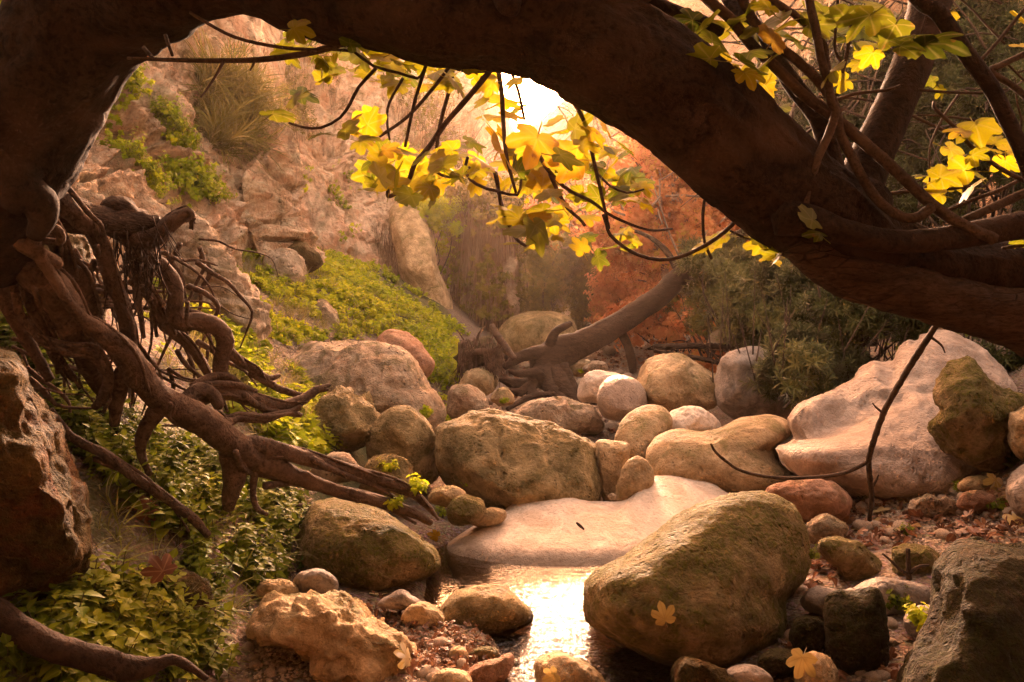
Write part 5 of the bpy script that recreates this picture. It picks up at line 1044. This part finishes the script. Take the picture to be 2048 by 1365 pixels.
# ------------------------------------------------------------------ small stones, gravel, fallen leaves, single plants
bpy.context.view_layer.update(); dg = bpy.context.evaluated_depsgraph_get()
PEB = []
for s in range(6):
    S, Fc = ico(3); V = S*np.array([1, .8, .6])*(1+.18*fbm(S*1.3+s*9, 3)[:, None]); PEB.append((V, [Fc], {'dr': np.zeros(len(V)), 'vein': np.zeros(len(V))}))
PEBL = []
for s in range(5):
    S, Fc = ico(1); V = S*np.array([1, .8, .6])*(1+.3*vnoise(S*1.7+s*9)[:, None]); PEBL.append((V, [Fc], {'dr': np.zeros(len(V)), 'vein': np.zeros(len(V))}))
GR = [([(1600,985),(2048,960),(2048,1090),(1890,1110),(1760,1100),(1690,1050)], 42, 16, 'small stones scattered on the leaf strewn gravel under the huge slab', 'pebble on the leaf strewn gravel right of the large mossy boulder'),
      ([(640,1200),(880,1250),(1040,1300),(1060,1365),(840,1365),(500,1365),(470,1300)], 46, 15, 'small stones on the mud beside the stream', 'pebble on the brown mud bank in front of the pool'),
      ([(1560,1260),(1680,1290),(1790,1240),(1800,1365),(1550,1365)], 26, 16, 'small stones packed between the mossy rocks', 'pebble packed between the mossy rocks at lower right'),
      ([(1150,700),(1280,690),(1260,760),(1220,850),(1400,830),(1400,860),(1000,870),(880,830)], 40, 15, 'cobbles of the stream bed beyond the middle boulders', 'cobble in the stream bed beyond the middle boulders')]
for poly, n, s, grp, lab in GR:
    p = np.asarray(poly, float); px = rng.uniform(p[:,0].min(), p[:,0].max(), n*6); py = rng.uniform(p[:,1].min(), p[:,1].max(), n*6); m = inpoly(px, py, poly)
    g = ground_px(px[m][:n], py[m][:n]); g = g[~np.isnan(g[:,1])]
    for q in g:
        r = s*rng.uniform(.45, 1.25)/F*q[1]; v, f, a = PEB[rng.integers(0, 6)]
        key = 'pebble_mesh%d' % rng.integers(0, 6)
        if key not in bpy.data.meshes:
            o_ = mesh_obj('pebble', v, f, M['pebble'], loc=(0,0,0)); o_.data.name = key; o = o_
        else:
            o = bpy.data.objects.new('pebble', bpy.data.meshes[key]); C.objects.link(o)
        o.location = (q[0], q[1], q[2]+r*.25); o.scale = (r, r, r); o.rotation_euler = (rng.normal(0, .3), rng.normal(0, .3), rng.uniform(0, 6.3)); tag(o, lab, 'pebble', grp)
g = np.vstack([patch(GR[0][0], 2600, -2), patch(GR[1][0], 3600, -2), patch(GR[2][0], 900, -2), patch([(560,640),(660,690),(620,720),(540,720)], 900, -2), patch([(500,960),(640,960),(640,1080),(520,1080)], 700, -2), patch(GR[3][0], 1500, -2)])
n = len(g); V, fs, at = scatter(PEBL, g, jz(n, 1, .4), rng.uniform(0, 6.3, n), rng.uniform(.004, .016, n)*np.interp(g[:,1], [2.5, 8], [.7, 1.6]))
tag(mesh_obj('gravel', V, fs, M['pebble'], loc=(0,0,0)), 'fine gravel and chips of stone between the boulders', 'gravel', kind='stuff')
# leaf litter
LIT = []
for s in range(5):
    V, f, v = palmate(s+20, cut=.4, curl=(.5, -.4, .2, .8, -.2)[s], petiole=.3); LIT.append(bundle([(V, f, v)]))
LIT += [bundle([place(ovate(1, .35, .6), np.eye(3), np.array([-.5, 0, .1]), 1.3)]) for _ in range(3)]
def litter(label, polys, lo=0, hi=1, size=.03, name='leaf_litter'):
    g = np.vstack([patch(p, n, t, 2.5) for p, n, t in polys]); n = len(g); g[:, 2] += rng.uniform(.004, .03, n)
    return green(name, LIT, g, jz(n, 1., .45), rng.uniform(.6, 1.3, n)*size, 'litter', lo=lo, hi=hi, label=label, cat='leaf litter', kind='stuff', loc=(0,0,0))
litter('red brown fallen leaves covering the gravel under the huge pale slab', [(GR[0][0], 420, -.3), ([(1650,1040),(1760,1110),(1640,1130),(1600,1100)], 60, -1)], size=.04)
litter('brown crumbled leaves on the mud at the edge of the pool', [([(700,1200),(900,1250),(1040,1290),(1050,1365),(820,1365),(780,1280)], 420, -.4)], hi=.8, size=.022)
litter('russet leaves heaped among the roots of the leaning tree', [([(990,690),(1100,700),(1110,800),(1000,800)], 260, -1), ([(1180,690),(1300,680),(1300,740),(1200,740)], 260, -1), ([(1130,840),(1300,830),(1280,870),(1150,870)], 80, -1)], hi=.6, size=.055)
litter('dark leaves caught between the mossy rocks at lower right', [(GR[2][0], 80, -.5), ([(1590,1100),(1700,1100),(1660,1180),(1600,1200)], 60, -1)], hi=.7, size=.035)
def flat_leaf(label, px, py, size, mat='gold', spin=0., curl=.15, lo=.3, tilt=(0, 0), seed=1, name='fallen_leaf', lift=.006):
    loc, nor, ob = cast(px, py)
    if loc is None: return
    d = loc[1]; V, f, v = palmate(seed, cut=.5, curl=curl, petiole=.5); s = size/F*d*.55
    nn = nor*1.+np.array([tilt[0], tilt[1], 0]); T = bundle([(V, f, v)])
    V, fs, at = scatter([T], np.array([loc+nor*lift]), np.array([nn]), np.array([spin]), np.array([s]), np.array([lo]))
    tag(mesh_obj(name, V, fs, M[mat], attrs=at), label, 'leaf')
flat_leaf('yellow lobed leaf stuck on the face of the large mossy boulder', 1330, 1238, 62, 'gold', .3, .35, seed=6)
flat_leaf('pale gold fig leaf lying stem up at the bottom right', 1614, 1322, 78, 'gold', 3.0, .45, tilt=(.2, -.6), seed=8, lift=.02)
flat_leaf('cream yellow leaf curled on the gnarled rock at the pool edge', 808, 1318, 66, 'gold', .8, .3, seed=3, lift=.015)
flat_leaf('orange leaf caught at the pool corner by the root tips', 870, 1078, 34, 'fig_leaf', 1., .4, lo=.95, seed=4, tilt=(0, -.8), lift=.02)
flat_leaf('curled yellow leaf propped on the flat stone near the right edge', 1984, 966, 56, 'gold', 2.6, .3, tilt=(0, -.9), seed=0, lift=.03)
flat_leaf('long yellow leaf on the gravel below the huge slab', 1765, 1028, 50, 'gold', 1.2, .1, seed=1, lo=.2, lift=.02)
flat_leaf('tan leaf on the stone at the right edge of the gravel', 2040, 1050, 60, 'gold', .2, .3, tilt=(0, -.8), seed=2, lift=.02)
flat_leaf('pale leaf at the bottom edge beside the stream stone', 1108, 1350, 50, 'gold', 2., .2, seed=3, lift=.02)
flat_leaf('flat yellow leaf on the mud behind the gnarled rock', 755, 1193, 46, 'gold', 1.6, .1, seed=4, lift=.01)
flat_leaf('dull red brown leaf among the dim herbs at lower left', 310, 1165, 78, 'litter', .5, .6, lo=.0, tilt=(.2, -1.2), seed=21, lift=.05)
flat_leaf('faded red leaf lying on the herbs above the low brown rock', 285, 1032, 78, 'litter', 2.2, .5, lo=.35, tilt=(.3, -1.), seed=22, lift=.05)
flat_leaf('bright rust red leaf on the gravel near the right edge', 1880, 1075, 56, 'litter', .8, .3, lo=.3, seed=23, lift=.02)
flat_leaf('dark red leaf beside the tan two humped stone', 1840, 1030, 50, 'litter', 1.9, .5, lo=.2, tilt=(0, -.6), seed=24, lift=.02)
flat_leaf('orange brown leaf on the gravel right of the pink rock', 1693, 1035, 44, 'litter', 2.8, .4, lo=.5, tilt=(0, -.6), seed=20, lift=.02)
for k in range(9):
    pass
# single small plants
def sprout(label, px, py, n, temps, mat, sc, spread=.05, lo=.3, hi=1., name='small_plant', cat='plant'):
    loc, nor, ob = cast(px, py)
    if loc is None: return
    pos = loc+rng.normal(0, .006, (n, 3))*[1, 1, .15]; Z = jz(n, .7, .3)+rng.normal(0, spread*7, (n, 3))*[1, 1, .2]; sc = sc*.62
    green(name, temps, pos, Z, rng.uniform(.7, 1.2, n)*sc, mat, lo=lo, hi=hi, label=label, cat=cat, loc=loc)
sprout('yellow green sprig growing by the root tips beside the pool', 885, 1035, 14, HERB, 'cover', .75, .05)
sprout('small green sprig on top of the half mossy boulder under the root tips', 790, 1020, 12, HERB, 'cover', .75, .05)
sprout('green sprig in front of the rounded olive tan boulder', 835, 985, 16, HERB, 'cover', .9, .08)
sprout('green tuft over the low olive stone beside the flat topped boulder', 775, 940, 22, HERB, 'cover', .8, .12)
sprout('tiny green plant at the left foot of the flat topped boulder', 935, 975, 9, HERB, 'cover', .7, .04)
sprout('young oleander shoot in front of the huge pale slab', 1722, 1010, 5, OLE, 'oleander', .9, .04, name='oleander_shoot')
sprout('little bushy plant with narrow leaves at the right foot of the slab', 1925, 985, 16, OLE, 'herb', .6, .07)
sprout('low green plant at the right edge of the gravel', 2000, 1018, 18, HERB, 'herb', .7, .09)
sprout('green seedlings on the leaf litter in front of the corner boulder', 1815, 1072, 16, HERB, 'herb', .6, .07)
sprout('small yellow leaved plant squeezed beside the corner boulder', 1835, 1250, 14, HERB, 'cover', .9, .05, lo=.6)
sprout('green plant behind the upright mossy stone', 1795, 1215, 14, HERB, 'herb', .8, .06)
sprout('moss tuft with tiny plants beside the pale boulders behind the roots', 1163, 745, 40, COV, 'cover', 1.4, .1)
sprout('green fringe of seedlings under the cracked boulder of the bank', 1622, 1120, 10, HERB, 'herb', .5, .05)
sprout('ferny clump between the whaleback rock and the flat topped boulder', 850, 830, 60, COV, 'cover', 1.8, .14)
sprout('green clump at the roots of the leaning tree', 1010, 805, 30, COV, 'cover', 1.5, .12)
EXPO = 3.9
# ------------------------------------------------------------------ light, air, camera
sc_ = bpy.context.scene
SUN_EL, SUN_AZ = math.radians(20.6), math.radians(2.0)     # over the valley mouth ahead, a touch right
w = bpy.data.worlds.new('World'); sc_.world = w; w.use_nodes = True; nt = w.node_tree; nt.nodes.clear()
sky = nt.nodes.new('ShaderNodeTexSky'); sky.sky_type = 'NISHITA'; sky.sun_disc = False
sky.sun_elevation = SUN_EL; sky.sun_rotation = SUN_AZ; sky.air_density = 1.5; sky.dust_density = 5.; sky.ozone_density = 1.
tint = nt.nodes.new('ShaderNodeMix'); tint.data_type = 'RGBA'; tint.blend_type = 'MULTIPLY'; tint.inputs[0].default_value = 1
nt.links.new(sky.outputs[0], tint.inputs[6]); tint.inputs[7].default_value = (1.0, .53, .325, 1)
bg = nt.nodes.new('ShaderNodeBackground'); bg.inputs['Strength'].default_value = .15
wo = nt.nodes.new('ShaderNodeOutputWorld'); nt.links.new(tint.outputs[2], bg.inputs[0]); nt.links.new(bg.outputs[0], wo.inputs[0])
sl = bpy.data.lights.new('sun', 'SUN'); sl.energy = SUN_E; sl.angle = math.radians(9); sl.color = (1., .64, .43)
so = bpy.data.objects.new('sun', sl); C.objects.link(so)
d = Vector((math.sin(SUN_AZ)*math.cos(SUN_EL), math.cos(SUN_AZ)*math.cos(SUN_EL), math.sin(SUN_EL)))
so.rotation_euler = d.to_track_quat('Z', 'Y').to_euler(); so.location = (0, 0, 12)
bm = bmesh.new(); bmesh.ops.create_cube(bm, size=1)
me = bpy.data.meshes.new('haze'); bm.to_mesh(me); bm.free(); hz = bpy.data.objects.new('haze', me); C.objects.link(hz)
hz.scale = (150, 100, 62); hz.location = (0, 34, 62/2-1.6); hz['kind'] = 'stuff'; hz['label'] = 'warm glowing haze filling the whole gorge'; hz['category'] = 'haze'
m, nt, out = newmat('warm_haze'); pv = nt.nodes.new('ShaderNodeVolumePrincipled'); pv.inputs['Density'].default_value = HAZE; pv.inputs['Anisotropy'].default_value = .8
pv.inputs['Color'].default_value = (1., .76, .56, 1); nt.links.new(pv.outputs[0], out.inputs['Volume']); me.materials.append(m)
cam = bpy.data.cameras.new('camera'); co = bpy.data.objects.new('camera', cam); C.objects.link(co)
co.location = (0, 0, H); co.rotation_euler = (math.radians(90), 0, 0)
cam.sensor_width = 36; cam.lens = F/2048*36; cam.shift_y = -(682.5-HY)/2048; cam.clip_start = .05; cam.clip_end = 500
sc_.camera = co
vs = sc_.view_settings; vs.view_transform = 'Standard'; vs.look = 'None'; vs.gamma = 1; vs.exposure = EXPO; vs.use_curve_mapping = False
sc_.cycles.max_bounces = 8; sc_.cycles.diffuse_bounces = 4; sc_.cycles.transparent_max_bounces = 12; sc_.cycles.volume_bounces = 0
sc_.cycles.caustics_reflective = False; sc_.cycles.caustics_refractive = False; sc_.cycles.sample_clamp_indirect = 6
